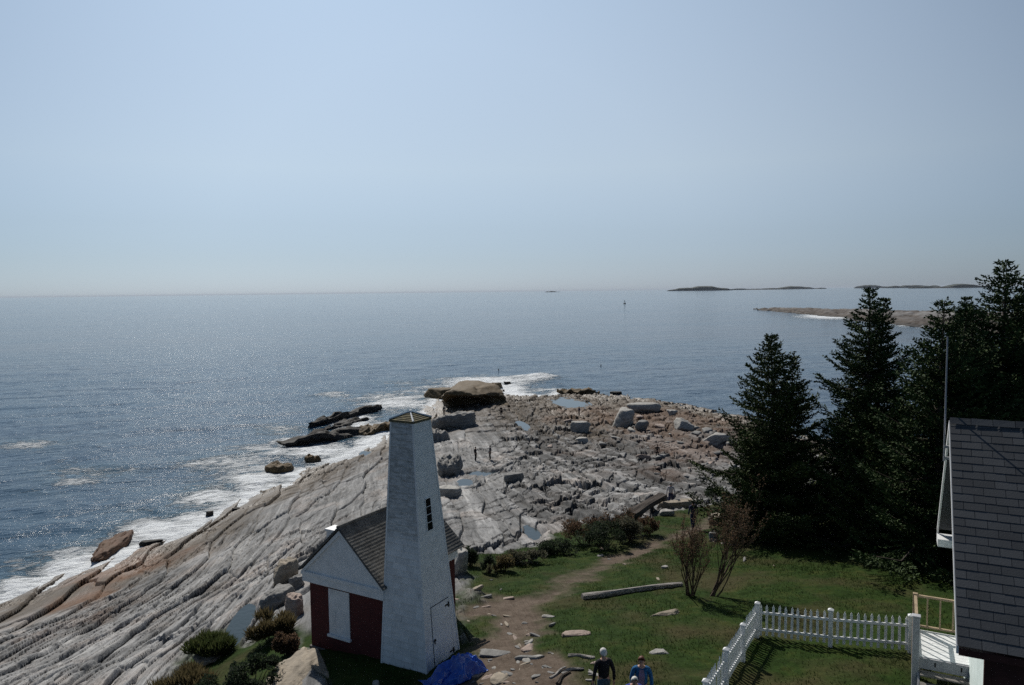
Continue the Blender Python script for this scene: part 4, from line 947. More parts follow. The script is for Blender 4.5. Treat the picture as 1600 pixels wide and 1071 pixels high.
rock_px('broad pale boulder at the top right of the ledges', 1068, 672, 32, 16, 'pale', 112, .9, .25, .3, pz=.9, flat=-.1)
rock_px('flat whitish boulder nearest the first spruce', 1124, 692, 36, 13, 'pale', 113, .8, .3, 0, pz=.9, flat=-.1)
rock_px('small pale stone just right of the long flat block', 1050, 648, 16, 8, 'pale', 114, .8, .3, 0)
rock_px('grey stone between the largest and the broad pale boulders', 1002, 672, 24, 13, 'grey', 115, .8, .3, .4, pz=.9, flat=-.1)
rock_px('white boulder behind the brick house, right of the tower', 719, 896, 26, 34, 'pale', 116, .9, .2, .3, pz=.9, flat=-.1)
rock_px('long sunlit stone lying under the leaning log', 1062, 794, 64, 11, 'warm', 117, .35, .3, .15)
rock_px('whitish stone beneath the end of the leaning log', 1040, 806, 24, 9, 'pale', 118, .7, .3, 0)
rock_px('rounded grey boulder on the lawn behind the leaning shrub', 1116, 846, 20, 13, 'grey', 119, .8, .25, 0, pz=.9, flat=-.1)
rock_px('long rock bank bordering the path at the first spruce', 1126, 818, 56, 15, 'warm', 120, .4, .3, .4)
rock_px('flat grey slab in the sunlit grass behind the shade of the spruces', 1410, 864, 42, 15, 'grey', 121, .9, .3, 0, flat=.2)
# rocks left of the house
for k, (lb, px, py, w_, h_, mk, sd) in enumerate([
    ('striped grey boulder left of the brick house', 432, 950, 46, 26, 'grey', 131), ('brown-topped boulder above the striped one, left of the house', 440, 915, 40, 34, 'warm', 132),
    ('small round boulder tucked against the corner of the house', 462, 922, 24, 18, 'grey', 133), ('pinkish rock below the striped boulder', 458, 965, 34, 30, 'pink', 134),
    ('pale flat stone in the grass left of the dark bush', 330, 1020, 30, 10, 'pale', 136),
    ('tan flat stone above the ochre grass', 318, 1042, 40, 12, 'warm', 137)]):
    rock_px(lb, px, py, w_, h_, mk, sd, 1.0, .35, .3*k, pz=.9, flat=-.1, rough=.18, sub=5)
b_ = W(460, 1056); rock('large pale tan rock sloping down beside the corner of the brick house', (b_.x+.1, b_.y+.2, b_.z-.05), (1.7, 3.0, .8), .25, 135, 'warm', tilt=(.0, -.12), sub=5, pz=.9, rough=.16, jag=.15)
# skerries and shore rocks
def rock_between(label, p1, p2, width, h, mk, seed, name='reef', **k):
    a = at_z(*p1, 0); b = at_z(*p2, 0); d = b-a; L = float(np.hypot(d[0], d[1])); c = (a+b)/2
    return rock(label, (c[0], c[1], h*.12), (L*1.08, width, h*1.8), math.atan2(d[1], d[0]), seed, mk, name=name, sub=5, **k)
rock_between('long black reef running out from the shore into the surf', (437, 698), (578, 676), 4.2, 1.5, 'dark', 141, rough=.25, jag=.7)
rock_between('weedy inner end of the long black reef', (556, 682), (624, 664), 5.5, 1.7, 'brown', 142, rough=.25, jag=.6)
rock_between('farther black reef with a thin seaward end', (499, 664), (586, 641), 3.6, 1.6, 'dark', 143, rough=.25, jag=.7)
rock_between('low split reef between the two long black ones', (508, 672), (572, 656), 3.4, .8, 'dark', 144, rough=.3, jag=.8)
rock_sea('tawny rock in the white surf beside the shallow pool', 432, 736, 42, 14, 'brown', 145, .8, .2, sub=4, pz=1., jag=.4)
rock_sea('small brown rock between the tawny one and the ledges', 488, 722, 22, 12, 'brown', 146, .8, .2, pz=1., jag=.5)
rock_sea('black upright stone alone in the foam', 326, 808, 13, 12, 'dark', 147, .8, .2)
rock_sea('black stone at the edge of the foam, right of the upright one', 371, 802, 15, 11, 'dark', 148, .8, .2)
rock_between('rust-red ledge jutting into the sea at the left shore', (138, 884), (206, 830), 2.0, 1.0, 'red', 149, name='ledge', jag=.25, pz=.8)
rock_sea('small dark rock awash beside the rust-red ledge', 238, 850, 30, 8, 'dark', 150, .5, .3)
rock_sea('round brown rock off the tip of the point', 776, 606, 20, 10, 'brown', 151, .8, 0)
rock_sea('little rock farthest out off the tip of the point', 793, 601, 13, 6, 'dark', 152, .8, 0)
rock_sea('low weedy skerry with waves at the far edge', 905, 616, 60, 8, 'brown', 153, .5, .1, rough=.25, jag=.8)
rock_sea('flat black skerry offshore of the long flat block', 962, 616, 22, 5, 'dark', 154, .6, 0)
def rock_flat(label, px, py, wpx, hpx, mk, seed, rz):
    b = W(px, py); s = b.y/F; w_ = wpx*s; dep = hpx*s*b.y/(24-b.z)*1.0
    return rock(label, (b.x, b.y, b.z+.02), (w_*1.15, dep*1.25, .22), rz*.3, seed, mk, name='stone', cat='stone', planes=9, flat=.1)
# loose flat stones and rubble
GS = 'loose weathered stones in the bare dirt'
def W2(px, py): return W(px, py)
st_ = [('long tan slab, largest of the stones in the dirt', 772, 1024, 46, 13, 'grey'), ('hollow-looking tan stone by the path', 823, 1016, 24, 12, 'pink'),
       ('low grey plank-like stone in the dirt', 832, 1030, 44, 6, 'grey'), ('arched tan boulder at the bottom edge of the view', 784, 1062, 32, 16, 'warm'),
       ('pinkish oval slab set flat in the lawn', 903, 992, 42, 9, 'pink'), ('pale star-shaped slab in the grass behind the visitors', 1030, 1021, 30, 9, 'pale'),
       ('narrow pale slab in the grass left of the fence', 1042, 960, 52, 6, 'warm'), ('whitish flat stone in the grass near the fan-shaped shrub', 1040, 888, 15, 4, 'pale')]
for k, (lb, px, py, w_, h_, mk) in enumerate(st_): rock_flat(lb, px, py, w_, h_, mk, 200+k, .2*k-.4)
rnd = random.Random(4); area = [(742, 1040, 150, 30), (760, 960, 90, 25), (800, 985, 80, 25), (860, 1045, 70, 22), (735, 930, 40, 25), (980, 880, 90, 30), (1150, 870, 80, 25)]
for k in range(95):
    cx, cy, ax2, ay2 = area[rnd.choice((0, 0, 0, 0, 2, 2, 3, 3, 3, 4, 1, 5, 6))]; px = cx+rnd.uniform(-1, 1)*ax2*.75+20; py = cy+rnd.uniform(-1, 1)*ay2
    if px < 728 and py > 1000: px += 60
    w_ = rnd.choice((6, 8, 10, 14, 20)); b = W(px, py); s = b.y/F
    rock('weathered flat stone lying among others in the bare dirt or thin grass', (b.x, b.y, b.z+.01), (w_*s*1.2, w_*s*rnd.uniform(.3, .8), w_*s*rnd.uniform(.25, .5)), rnd.uniform(0, 3.1), 300+k, rnd.choice(('grey', 'warm', 'grey', 'pale', 'pink')), name='stone', cat='stone', sub=3, group=GS, planes=6, tilt=(rnd.uniform(-.2, .2), rnd.uniform(-.2, .2)))
# loose blocks on the right-hand ledges
GK = 'loose blocks on the ledges'
for k in range(55):
    px = rnd.uniform(1000, 1150) if k < 45 else rnd.uniform(860, 1010); py = rnd.uniform(640, 760) if k < 45 else rnd.uniform(650, 700)
    if py < 622+.16*(px-900)+14: continue
    w_ = rnd.choice((6, 8, 10, 13, 18)); b = W(px, py); s = b.y/F
    rock('angular block lying loose among others on the far ledges', (b.x, b.y, b.z+w_*s*.12), (w_*s*1.3, w_*s*rnd.uniform(.6, 1.), w_*s*rnd.uniform(.35, .7)), rnd.uniform(0, 3.1), 500+k, rnd.choice(('grey', 'pale', 'pink', 'grey', 'grey')), sub=3, pz=.9, group=GK, planes=6, tilt=(rnd.uniform(-.25, .25), rnd.uniform(-.25, .25)))
rock_px('round pale stone standing in for a likely head, in the shade in front of the house', 588, 1076, 11, 12, 'pale', 160, .9, .1, 0)  # stone put in place of what reads as a white-haired head

# ------------------------------------------------------------------ driftwood
def log(label, a, b, r0, r1, seed, mat, name='driftwood_log', sag=0):
    rg = random.Random(seed); a = Vector(a); b = Vector(b); n = 14; k = 12; d = (b-a).normalized(); u = d.cross(Vector((0, 0, 1))).normalized(); v = u.cross(d); V = []; Fq = []
    ph = [rg.uniform(.82, 1.15) for _ in range(k)]
    for i in range(n+1):
        t = i/n; c = a.lerp(b, t)+Vector((0, 0, sag*math.sin(t*3.14)))+u*.05*math.sin(t*5+seed)
        for j in range(k):
            q = j*2*math.pi/k; r = (r0+(r1-r0)*t)*ph[j]*(1+.08*math.sin(7*t+j*2))*(1 if 0 < i < n else .9); V.append(c+(u*math.cos(q)+v*math.sin(q))*r)
    m = MB(); m.add(V, [(i*k+j, i*k+(j+1) % k, (i+1)*k+(j+1) % k, (i+1)*k+j) for i in range(n) for j in range(k)]+[tuple(range(k-1, -1, -1)), tuple(n*k+j for j in range(k))])
    o = m.build(name, mat); tag(o, label, 'log'); return o
M_drift = pm('silver_driftwood', (.42, .39, .36), (.17, .155, .14), 2.5, .9, .8, 14, (1, 7, 7)); M_drift2 = pm('brown_driftwood', (.085, .066, .052), (.04, .03, .024), 3, .9, .8, 14, (4, 4, 4))
p = W(909, 936); q = W(1066, 916); log('long silver driftwood beam lying across the lawn', p+Vector((0, 0, .10)), q+Vector((0, 0, .08)), .135, .085, 1, M_drift)
p = W(984, 814); q = W(1036, 794); log('thick dark log leaning up on the stones beyond the thicket', p+Vector((0, 0, .3)), q+Vector((0, 0, .85)), .40, .26, 2, M_drift2)
p = W(888, 1027); q = W(930, 1029); log('short pale driftwood stick in the dirt left of the person in black', p+Vector((0, 0, .04)), q+Vector((0, 0, .04)), .06, .045, 3, M_drift)
for i, (a, b, lb) in enumerate([((858, 1062), (885, 1046), 'thin split board lying slantwise in the dirt'), ((868, 1070), (890, 1052), 'dark split board beside the thin slanting one'), ((880, 1052), (912, 1046), 'grey board under the feet end of the stick')]):
    p = W(*a); q = W(*b); log(lb, p+Vector((0, 0, .04)), q+Vector((0, 0, .05)), .055, .035, 7+i, M_drift if i != 1 else M_drift2, 'board')

# ------------------------------------------------------------------ people
M_skin = pm('skin', (.42, .25, .18), (.38, .22, .155), 6, .6)
def cloth(name, c): return pm('cloth_'+name, c, tuple(x*.7 for x in c), 9, .85, .35, 30)
CL = {'black': cloth('black', (.012, .012, .014)), 'navy': cloth('navy', (.03, .035, .09)), 'jeans': cloth('jeans', (.06, .11, .15)), 'teal': cloth('bright_blue', (.012, .10, .24)), 'blue': cloth('royal_blue', (.03, .06, .32)),
      'red': cloth('red', (.28, .02, .02)), 'white': cloth('white', (.55, .52, .55)), 'grey': cloth('grey', (.10, .10, .11)), 'green': cloth('green', (.01, .11, .09)), 'mauve': cloth('mauve', (.22, .16, .24)), 'brown': cloth('brown', (.06, .045, .035)), 'pink': cloth('pink', (.42, .22, .24))}
HR = {'white': pm('white_hair', (.72, .70, .66), (.5, .48, .45), 14, .7), 'red': pm('auburn_hair', (.16, .05, .025), (.09, .03, .018), 14, .6), 'dark': pm('dark_hair', (.02, .016, .013), (.012, .01, .008), 14, .6), 'grey': pm('grey_hair', (.3, .29, .28), (.2, .2, .19), 14, .7)}
def skin_mesh(name, verts, edges, root, mats, parent, sub=2):
    """verts: name -> (co, rx, ry). One skin grown over joined bones and frozen to a plain mesh"""
    ks = list(verts); ix = {k: i for i, k in enumerate(ks)}; me = bpy.data.meshes.new(name)
    me.from_pydata([verts[k][0] for k in ks], [(ix[a], ix[b]) for a, b in edges], []); o = bpy.data.objects.new(name, me); C.objects.link(o)
    o.modifiers.new('skin', 'SKIN'); sd = me.skin_vertices[0].data if me.skin_vertices else None
    if sd is None:
        bm = bmesh.new(); bm.from_mesh(me); bm.verts.layers.skin.verify(); bm.to_mesh(me); bm.free(); sd = me.skin_vertices[0].data
    for k in ks: sd[ix[k]].radius = (verts[k][1], verts[k][2]); sd[ix[k]].use_root = (k == root)
    s = o.modifiers.new('sub', 'SUBSURF'); s.levels = sub; s.render_levels = sub
    dg = bpy.context.evaluated_depsgraph_get(); nm = bpy.data.meshes.new_from_object(o.evaluated_get(dg)); nm.name = name
    bpy.data.objects.remove(o); bpy.data.meshes.remove(me)
    nm.materials.clear()
    for q in mats: nm.materials.append(q)
    nm.polygons.foreach_set('use_smooth', [True]*len(nm.polygons))
    r = bpy.data.objects.new(name, nm); C.objects.link(r); r.parent = parent; return r
def person(label, loc, rz, H=1.72, top='black', legs='navy', hair='dark', pose='stand', topname='jacket', fine=False, arms=None, group=None, bulk=1.0, longhair=False, open_front=None):
    root = thing('person', label, 'person', loc, rz, group); k = H/1.72; j = {}
    def put(n, x, y, z, a, b=None): j[n] = (Vector((x, y, z))*k, a*k, (b or a)*k)
    sit = pose == 'sit'; dz = -.50 if sit else 0; st = .16 if pose == 'walk' else 0; ln = .10 if pose == 'walk' else .02; bend = .16 if pose == 'bend' else 0
    put('pelvis', 0, 0, .95+dz, .15*bulk, .11*bulk); put('waist', 0, .01+bend*.3, 1.10+dz, .135*bulk, .10*bulk); put('chest', 0, .0+bend*.8, 1.30+dz, .165*bulk, .115*bulk); put('collar', 0, bend*1.1, 1.43+dz, .10, .075)
    put('neck', 0, .015+bend*1.3, 1.49+dz, .052); put('skull', 0, .035+bend*1.6, 1.575+dz, .078, .088); put('crown', 0, .03+bend*1.7, 1.655+dz, .068, .078)
    for s, n in ((-1, 'l'), (1, 'r')):
        put('shoulder'+n, s*.175*bulk, bend, 1.40+dz, .062*bulk); ar = (arms or {}).get(n)
        if ar: e, w_ = ar
        elif sit: e, w_ = (s*.25, .10, 1.16), (s*.16, .30, 1.06)
        else: e, w_ = (s*.26*bulk, -.03+bend, 1.14), (s*.27*bulk, .05+bend*1.3, .90)
        put('elbow'+n, e[0], e[1], e[2]+dz, .044*bulk); put('wrist'+n, w_[0], w_[1], w_[2]+dz, .030)
        E = Vector(e); Wv = Vector(w_); d = (Wv-E).normalized(); h = Wv+d*.07; put('palm'+n, h.x, h.y, h.z+dz, .034, .018)
        sf = s*(1 if n == 'r' else 1)*st
        if sit: hp, kn, an, to = (s*.10, .03, .92), (s*.14, .46, 1.00), (s*.13, .72, .62), (s*.14, .86, .62)
        else: hp, kn, an, to = (s*.095, 0, .89), (s*.105, .05+sf*.6, .50), (s*.10, -.02+sf*1.2, .09), (s*.12, .13+sf*1.2, .045)
        put('hip'+n, *hp[:2], hp[2]+dz, .093*bulk); put('knee'+n, *kn[:2], kn[2]+dz, .060); put('calf'+n, kn[0]*.6+an[0]*.4, kn[1]*.6+an[1]*.4-.02, kn[2]*.6+an[2]*.4+dz, .058)
        put('ankle'+n, *an[:2], an[2]+dz, .042); put('toe'+n, *to[:2], to[2]+dz, .042, .036)
        if fine:
            side = d.cross(Vector((0, 1, 0))).normalized() if abs(d.y) < .9 else Vector((1, 0, 0)); fw = side.cross(d).normalized()
            for q in range(4):
                o = (q-1.5)*.019; L = (.062, .074, .070, .055)[q]; p1 = h+d*.035+fw*o; p2 = p1+d*L*.5+side*(-s)*.006; p3 = p2+d*L*.45+side*(-s)*.018
                for i_, pp in enumerate((p1, p2, p3)): put('f%d%d%s' % (q, i_, n), pp.x, pp.y, pp.z+dz, .0095-.001*i_)
            t1 = h-d*.01+fw*.035; t2 = t1+d*.035+fw*.022
            put('t0'+n, t1.x, t1.y, t1.z+dz, .011); put('t1'+n, t2.x, t2.y, t2.z+dz, .009)
    E_ = [('pelvis', 'waist'), ('waist', 'chest'), ('chest', 'collar'), ('collar', 'neck'), ('neck', 'skull'), ('skull', 'crown')]
    A_ = []; L_ = []; Hd = []
    for n in 'lr':
        A_ += [('collar', 'shoulder'+n), ('shoulder'+n, 'elbow'+n), ('elbow'+n, 'wrist'+n)]; L_ += [('pelvis', 'hip'+n), ('hip'+n, 'knee'+n), ('knee'+n, 'calf'+n), ('calf'+n, 'ankle'+n), ('ankle'+n, 'toe'+n)]; Hd += [('wrist'+n, 'palm'+n)]
        if fine:
            for q in range(4): Hd += [('palm'+n, 'f%d0%s' % (q, n)), ('f%d0%s' % (q, n), 'f%d1%s' % (q, n)), ('f%d1%s' % (q, n), 'f%d2%s' % (q, n))]
            Hd += [('palm'+n, 't0'+n), ('t0'+n, 't1'+n)]
    def subset(ed, sc): 
        u = {x for e in ed for x in e}; return {x: (j[x][0], j[x][1]*sc, j[x][2]*sc) for x in j if x in u}
    allE = E_+A_+L_+Hd; body = skin_mesh('body', subset(allE, .93), allE, 'pelvis', [M_skin, CL['black']], root)
    zz = np.empty(len(body.data.polygons)*3); body.data.polygons.foreach_get('center', zz); zz = zz.reshape(-1, 3)
    if not sit: body.data.polygons.foreach_set('material_index', (zz[:, 2] < .115*k).astype(np.int32))
    tE = [('pelvis', 'waist'), ('waist', 'chest'), ('chest', 'collar')]+A_
    tv = subset(tE, 1.08)
    for n in 'lr': c, a, b = tv['wrist'+n]; tv['wrist'+n] = (c, a*1.15, b*1.15)
    skin_mesh(topname, tv, tE, 'pelvis', [CL[top]], root)
    lE = [('pelvis', 'waist')]+[e for e in L_ if not e[1].startswith('toe')]; lv = subset(lE, 1.06)
    lv['waist'] = (lv['waist'][0]-Vector((0, 0, .06*k)), lv['waist'][1]*.9, lv['waist'][2]*.9)
    for n in 'lr': c, a, b = lv['ankle'+n]; lv['ankle'+n] = (c+Vector((0, 0, .02)), a*1.35, b*1.35)
    skin_mesh('trousers', lv, lE, 'pelvis', [CL[legs]], root)
    # hair: cap over the back and top of the head
    c = j['crown'][0]*.55+j['skull'][0]*.45+Vector((0, -.012, .006))*k; U_, T = ico(3); m = U_[:, 2]*.8-U_[:, 1]*.75 > -.18 if not longhair else U_[:, 2]*.6-U_[:, 1]*.8 > -.38
    Fq = T[m[T].all(1)]; V = U_*np.array([.090, .104, .112])*k*(1+.05*fbm(U_[:, 0]*6, U_[:, 1]*6+U_[:, 2]*5, 2, 4))[:, None]
    if longhair: V[:, 2] = np.where(V[:, 2] < 0, V[:, 2]*1.6, V[:, 2])
    h = np_mesh('hair', V+np.array(c), Fq, HR[hair], root, True); sm = h.modifiers.new('thick', 'SOLIDIFY'); sm.thickness = .012*k
    if fine:   # nose, eyes and ears on the head itself
        m = MB(); f = j['skull'][0]+Vector((0, .088, .012))*k
        m.add([f+Vector((-.015, 0, -.02))*k, f+Vector((.015, 0, -.02))*k, f+Vector((0, .026, -.016))*k, f+Vector((0, 0, .035))*k], [(0, 2, 3), (2, 1, 3), (1, 0, 3), (0, 1, 2)])
        m.build('nose', M_skin, root)
        for s in (-1, 1):
            e_ = MB(); q = f+Vector((s*.030, -.012, .03))*k; e_.tube([q, q+Vector((0, .010, 0))*k], [.011*k, .008*k], 8); e_.build('eye', HR['dark'], root)
            e_ = MB(); q = j['skull'][0]+Vector((s*.083, -.005, .015))*k; e_.tube([q-Vector((0, 0, .03))*k, q, q+Vector((0, 0, .03))*k], [.008*k, .014*k, .010*k], 6); e_.build('ear', M_skin, root)
        m = MB(); q = f+Vector((0, -.010, -.045))*k; m.tube([q-Vector((.022, 0, 0))*k, q+Vector((0, .006, 0))*k, q+Vector((.022, 0, 0))*k], [.004*k, .007*k, .004*k], 6); m.build('mouth', CL['pink'], root)
        if open_front:
            m = MB(); y0 = .130*bulk; m.add([Vector(p)*k for p in ((-.065, y0-.012, .98), (.065, y0-.012, .98), (.075, y0+.012, 1.28), (.05, y0-.028, 1.43), (-.05, y0-.028, 1.43), (-.075, y0+.012, 1.28))], [(0, 1, 2, 5), (5, 2, 3, 4)])
            m.build('shirt', CL[open_front], root)
    return root
def stand_px(px, py): p = W(px, py); return (p.x, p.y, p.z)
def on_top(o, u, v):
    bpy.context.view_layer.update(); d = o.dimensions; inv = o.matrix_world.inverted()
    p = o.matrix_world.translation+Vector((u*d.x, v*d.y, 8)); ok, h, n, i = o.ray_cast(inv @ p, inv.to_3x3() @ Vector((0, 0, -1)))
    q = o.matrix_world @ h if ok else p-Vector((0, 0, 8)); return (q.x, q.y, q.z)
def near_head(px, py, H):
    best = None
    for d in np.arange(15, 24, .05):
        x = (px-800)/F*d; z = gz(x, d)+H; v = np.array([x, d, z])-EYE; yy = 535.5-F*np.dot(v, _u)/np.dot(v, _f)
        if best is None or abs(yy-py) < best[0]: best = (abs(yy-py), x, d)
    return (best[1], best[2], gz(best[1], best[2]))
def near_xy(px, d): x = (px-800)/F*d; return (x, d, gz(x, d))
person('white-haired person in black jacket and jeans, seen from behind, carrying a dark bag', near_head(942, 1014, 1.74), R(15), 1.74, 'black', 'jeans', 'white', 'walk', fine=True, bulk=1.0, arms={'l': ((-.24, .0, 1.14), (-.25, .07, .90)), 'r': ((.25, -.05, 1.14), (.27, .0, .89))})
bp = near_head(920, 1014, 1.74); m = MB(); 
for i in range(6):
    t = i/5; w_ = .13+.05*math.sin(t*3.1); 
m.tube([(0, 0, .0), (0, 0, .06), (0, .01, .22), (0, .01, .38), (0, 0, .46)], [.10, .17, .20, .16, .06], 12, flat=.55)
m.tube([(-.07, 0, .44), (-.05, 0, .56), (.05, 0, .56), (.07, 0, .44)], [.012]*4, 6); bg_o = m.build('bag', CL['black'], smooth=True); bg_o.location = (bp[0]+.04, bp[1]-.03, bp[2]+.36); bg_o.rotation_euler = (0, .1, R(30)); tag(bg_o, 'dark bag hanging from the left hand of the person in black', 'bag')
person('auburn-haired person in an open bright blue jacket, facing the camera', near_head(1003, 1026, 1.68), R(172), 1.68, 'teal', 'red', 'red', 'walk', fine=True, bulk=1.05, open_front='mauve', arms={'l': ((-.25, .02, 1.15), (-.24, .14, .93)), 'r': ((.26, .04, 1.15), (.20, .22, 1.02))})
person('white-haired person in a royal blue top, nearest at the bottom edge of the view', near_head(989, 1052, 1.56), R(180), 1.60, 'blue', 'grey', 'white', 'bend', fine=True, bulk=1.05, topname='sweater')
person('person in dark clothes walking away along the path toward the ledges', stand_px(1083, 829), R(8), 1.76, 'navy', 'navy', 'dark', 'walk')
person('person in a white shirt stepping down among the stones beyond the leaning log', stand_px(1048, 792), R(-10), 1.74, 'white', 'navy', 'grey', 'walk', topname='shirt')
person('person in dark red and black standing alone on the right-hand ledges', stand_px(1027, 718), R(160), 1.72, 'brown', 'black', 'dark', 'stand')
person('left one of two dark figures standing together on the ledges', stand_px(743, 721), R(-60), 1.7, 'black', 'black', 'dark', 'stand')
person('right one of two dark figures standing together on the ledges', stand_px(766, 719), R(70), 1.74, 'grey', 'black', 'dark', 'stand')
person('person standing on top of the great grey block by the outcrop', on_top(block, -.28, -.05), R(40), 1.74, 'grey', 'brown', 'dark', 'stand')
person('small dark figure right of the outcrop\'s shaded face', stand_px(783, 650), R(0), 1.7, 'black', 'black', 'dark', 'stand')
person('person in blue beside the largest tide pool', stand_px(905, 650), R(120), 1.7, 'navy', 'black', 'dark', 'stand')
person('person in red sitting in the shade under the first spruce', stand_px(1160, 806), R(150), 1.7, 'red', 'black', 'dark', 'sit', topname='shirt')
person('person in green sitting under the first spruce, right of the one in red', stand_px(1184, 800), R(200), 1.7, 'green', 'grey', 'white', 'sit', topname='shirt')
person('child in a pink top under the first spruce', stand_px(1147, 808), R(160), 1.15, 'pink', 'grey', 'dark', 'stand', topname='shirt')

# ------------------------------------------------------------------ far headland, islands, buoys
def far_land(name, label, cat, near, far_, hgt, mat, kind=None, nu=260, nv=50, seed=1):
    nr = np.array([at_z(a, b, 0)[:2] for a, b in near]); fr = np.array([at_z(a, b, z)[:2] for a, b, z in far_]); t = np.linspace(0, 1, nu)
    def rs(P_): s = np.concatenate([[0], np.cumsum(np.linalg.norm(np.diff(P_, axis=0), axis=1))]); s /= s[-1]; return np.stack([np.interp(t, s, P_[:, 0]), np.interp(t, s, P_[:, 1])], 1)
    A_, B_ = rs(nr), rs(fr); v = np.linspace(0, 1, nv); X = A_[None, :, 0]*(1-v[:, None])+B_[None, :, 0]*v[:, None]; Y = A_[None, :, 1]*(1-v[:, None])+B_[None, :, 1]*v[:, None]
    a, _ = cells(X/14, Y/20, seed, .4); b, _ = cells(X/4, Y/9, seed+9, .4)
    Z = hgt*np.clip(np.sin(np.clip(v*3.14, 0, 3.14))**.6, 0, 1)[:, None]*np.clip(t*7, 0.1, 1)[None]*np.clip((1-t)*30, 0, 1)[None]*(.8+.5*fbm(X/60, Y/60, 3, seed))+1.6*a+1.3*b+.9*fbm(X/12, Y/12, 4, seed)-.7
    V = np.stack([X, Y, Z], -1).reshape(-1, 3); ii = (np.arange(nv-1)[:, None]*nu+np.arange(nu-1)[None]).ravel()
    o = np_mesh(name, V, np.stack([ii, ii+1, ii+nu+1, ii+nu], 1), mat); tag(o, label, cat, kind=kind)
    if o.data.polygons[len(o.data.polygons)//2].normal.z < 0: o.data.flip_normals()
    return o
t = NT('far_shore'); p_ = t.pos(); z = t.n('SeparateXYZ', Vector=p_).outputs[2]; n1 = t.noise(p_, .08, 6, .7); f_ = t.math('ADD', t.math('DIVIDE', z, 5.), t.math('MULTIPLY', t.math('SUBTRACT', n1, .5), .9))
t.set(Base_Color=t.ramp(f_, [(.05, (.020, .015, .010)), (.30, (.060, .042, .028)), (.50, (.10, .088, .080)), (.85, (.22, .215, .21))]), Roughness=.85)
far_land('headland', None, None, [(1176, 484), (1215, 488), (1262, 492), (1305, 497), (1335, 503), (1400, 508), (1450, 514), (1520, 520), (1700, 530)], [(1180, 481, 1), (1250, 480, 2), (1330, 481, 3), (1420, 481, 3.5), (1500, 482, 3.5), (1620, 484, 3.5), (1760, 486, 3.5)], 3.6, t.mat, 'structure', seed=5)
M_isl = NT('far_island'); M_isl.set(Base_Color=M_isl.ramp(M_isl.noise(M_isl.pos(), .01, 6, .7), [(.4, (.02, .03, .022)), (.62, (.05, .06, .05))]), Roughness=.9)
M_islr = NT('far_island_shore'); M_islr = M_islr.set(Base_Color=(.22, .19, .17), Roughness=.9)
def island(label, x0, x1, hpx, D, seed, prof=None, name='island'):
    a = (x0-800)/F*D; b = (x1-800)/F*D; n = 80; h = hpx/F*D; m = MB(); V = []; rg = np.random.default_rng(seed); t = np.linspace(0, 1, n); s = np.sin(t*3.1416)**.55*(.55+.9*(fbm(t*3+seed, t*0, 4, seed)+.4)); s = np.clip(s, .04, 1.1)*h+rg.uniform(0, .12, n)*h
    root = thing(name, label, 'island', ((a+b)/2, D, 0)); w_ = (b-a)*.12; X = np.linspace(a, b, n)-(a+b)/2
    def strip(prof_rows, nm, mt):
        V = [(X[i], y*np.sin(t[i]*3.14)**.5, z*k[i]) for y, z, k in prof_rows for i in range(n)]; fs = [(r*n+i, r*n+i+1, (r+1)*n+i+1, (r+1)*n+i) for r in range(len(prof_rows)-1) for i in range(n-1)]; q = MB(); q.add(V, fs); q.build(nm, mt, root)
    one = np.ones(n)
    strip([(-w_, 0, s), (-w_*.9, .16, s), (w_*.9, .16, s), (w_, 0, s)], 'shore', M_islr)
    strip([(-w_*.86, .05, s), (-w_*.8, .8, s), (-w_*.3, 1.0, s), (w_*.3, 1.0, s), (w_*.8, .7, s), (w_*.86, .05, s)], 'woods', M_isl.mat)
GI = 'low islands along the horizon'
island('darkest, thickest island where the chain begins at the left', 1042, 1146, 6.0, 11000, 3); island('low thin island next after the thick one', 1140, 1245, 3.4, 13500, 4); island('long pale island in the middle of the chain', 1200, 1292, 4.2, 15000, 5)
island('faint far island behind the tall open spruce', 1334, 1392, 4.6, 17000, 6); island('long island right of the tall open spruce', 1380, 1470, 4.6, 14000, 7); island('nearest wooded island just left of the tallest spruce', 1418, 1545, 5.4, 9500, 8)
island('tiny islet alone on the horizon left of the chain', 852, 876, 2.2, 14000, 9)
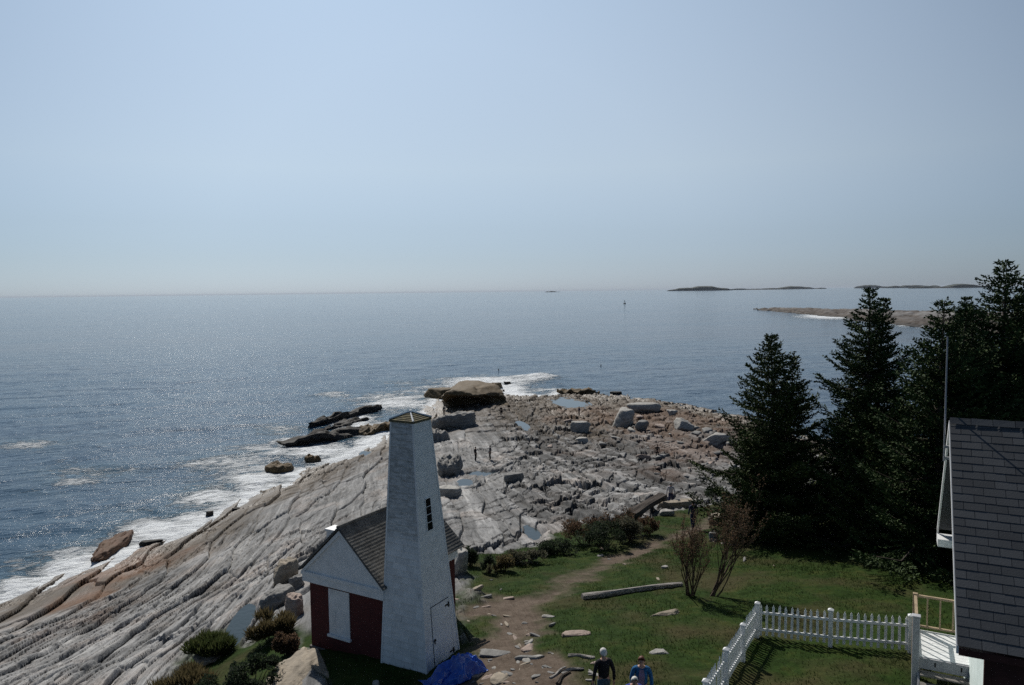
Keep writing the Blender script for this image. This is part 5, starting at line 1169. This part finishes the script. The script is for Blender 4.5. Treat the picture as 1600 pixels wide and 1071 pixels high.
# channel buoy
b = at_z(976, 475, 0); m = thing('channel_buoy', 'dark channel buoy far out on the water below the islands', 'buoy', tuple(b)); M_buoy = pm('buoy_paint', (.03, .035, .03), (.02, .02, .02), 3, .5)
q = MB(); q.tube([(0, 0, -.3), (0, 0, .2), (0, 0, 1.0), (0, 0, 1.2)], [1.9, 2.2, 2.2, 1.7], 14); q.build('float', M_buoy, m)
q = MB()
for k in range(4):
    a = k*math.pi/2+.4; q.tube([(1.5*math.cos(a), 1.5*math.sin(a), 1.1), (.5*math.cos(a), .5*math.sin(a), 5.2)], [.16, .12], 5); a2 = a+math.pi/2; q.tube([(1.0*math.cos(a), 1.0*math.sin(a), 3.2), (1.0*math.cos(a2), 1.0*math.sin(a2), 3.2)], [.1, .1], 4)
q.tube([(0, 0, 5.1), (0, 0, 5.5)], [.7, .7], 8); q.build('tower', M_buoy, m)
q = MB(); q.tube([(0, 0, 5.5), (0, 0, 6.3), (0, 0, 6.6)], [.4, .4, .1], 8); q.build('lantern', M_buoy, m)
M_pot = pm('pot_buoy_paint', (.05, .03, .03), (.03, .02, .02), 3, .5)
for k, (px, py) in enumerate([(779, 579), (939, 572)]):
    b = at_z(px, py, 0); q = MB(); q.tube([(0, 0, -.1), (0, 0, .05), (0, 0, .42), (0, 0, .55)], [.08, .15, .13, .05], 8); o = q.build('pot_buoy', M_pot); o.location = tuple(b); tag(o, 'tiny dark lobster pot buoy afloat off the ledges', 'buoy', 'lobster pot buoys')

# ------------------------------------------------------------------ sea air
hz = MB(); hz.box(-95000, 95000, -3000, 95000, -6, 75)
vm = bpy.data.materials.new('sea_haze'); vm.use_nodes = True; vt = vm.node_tree; vt.nodes.clear(); pv = vt.nodes.new('ShaderNodeVolumePrincipled'); vo = vt.nodes.new('ShaderNodeOutputMaterial')
pv.inputs['Color'].default_value = (.80, .88, 1, 1); pv.inputs['Density'].default_value = 1.2e-5; pv.inputs['Anisotropy'].default_value = .0
vt.links.new(pv.outputs[0], vo.inputs['Volume']); haze = hz.build('haze', vm); tag(haze, 'thin pale sea air', 'haze', kind='stuff')
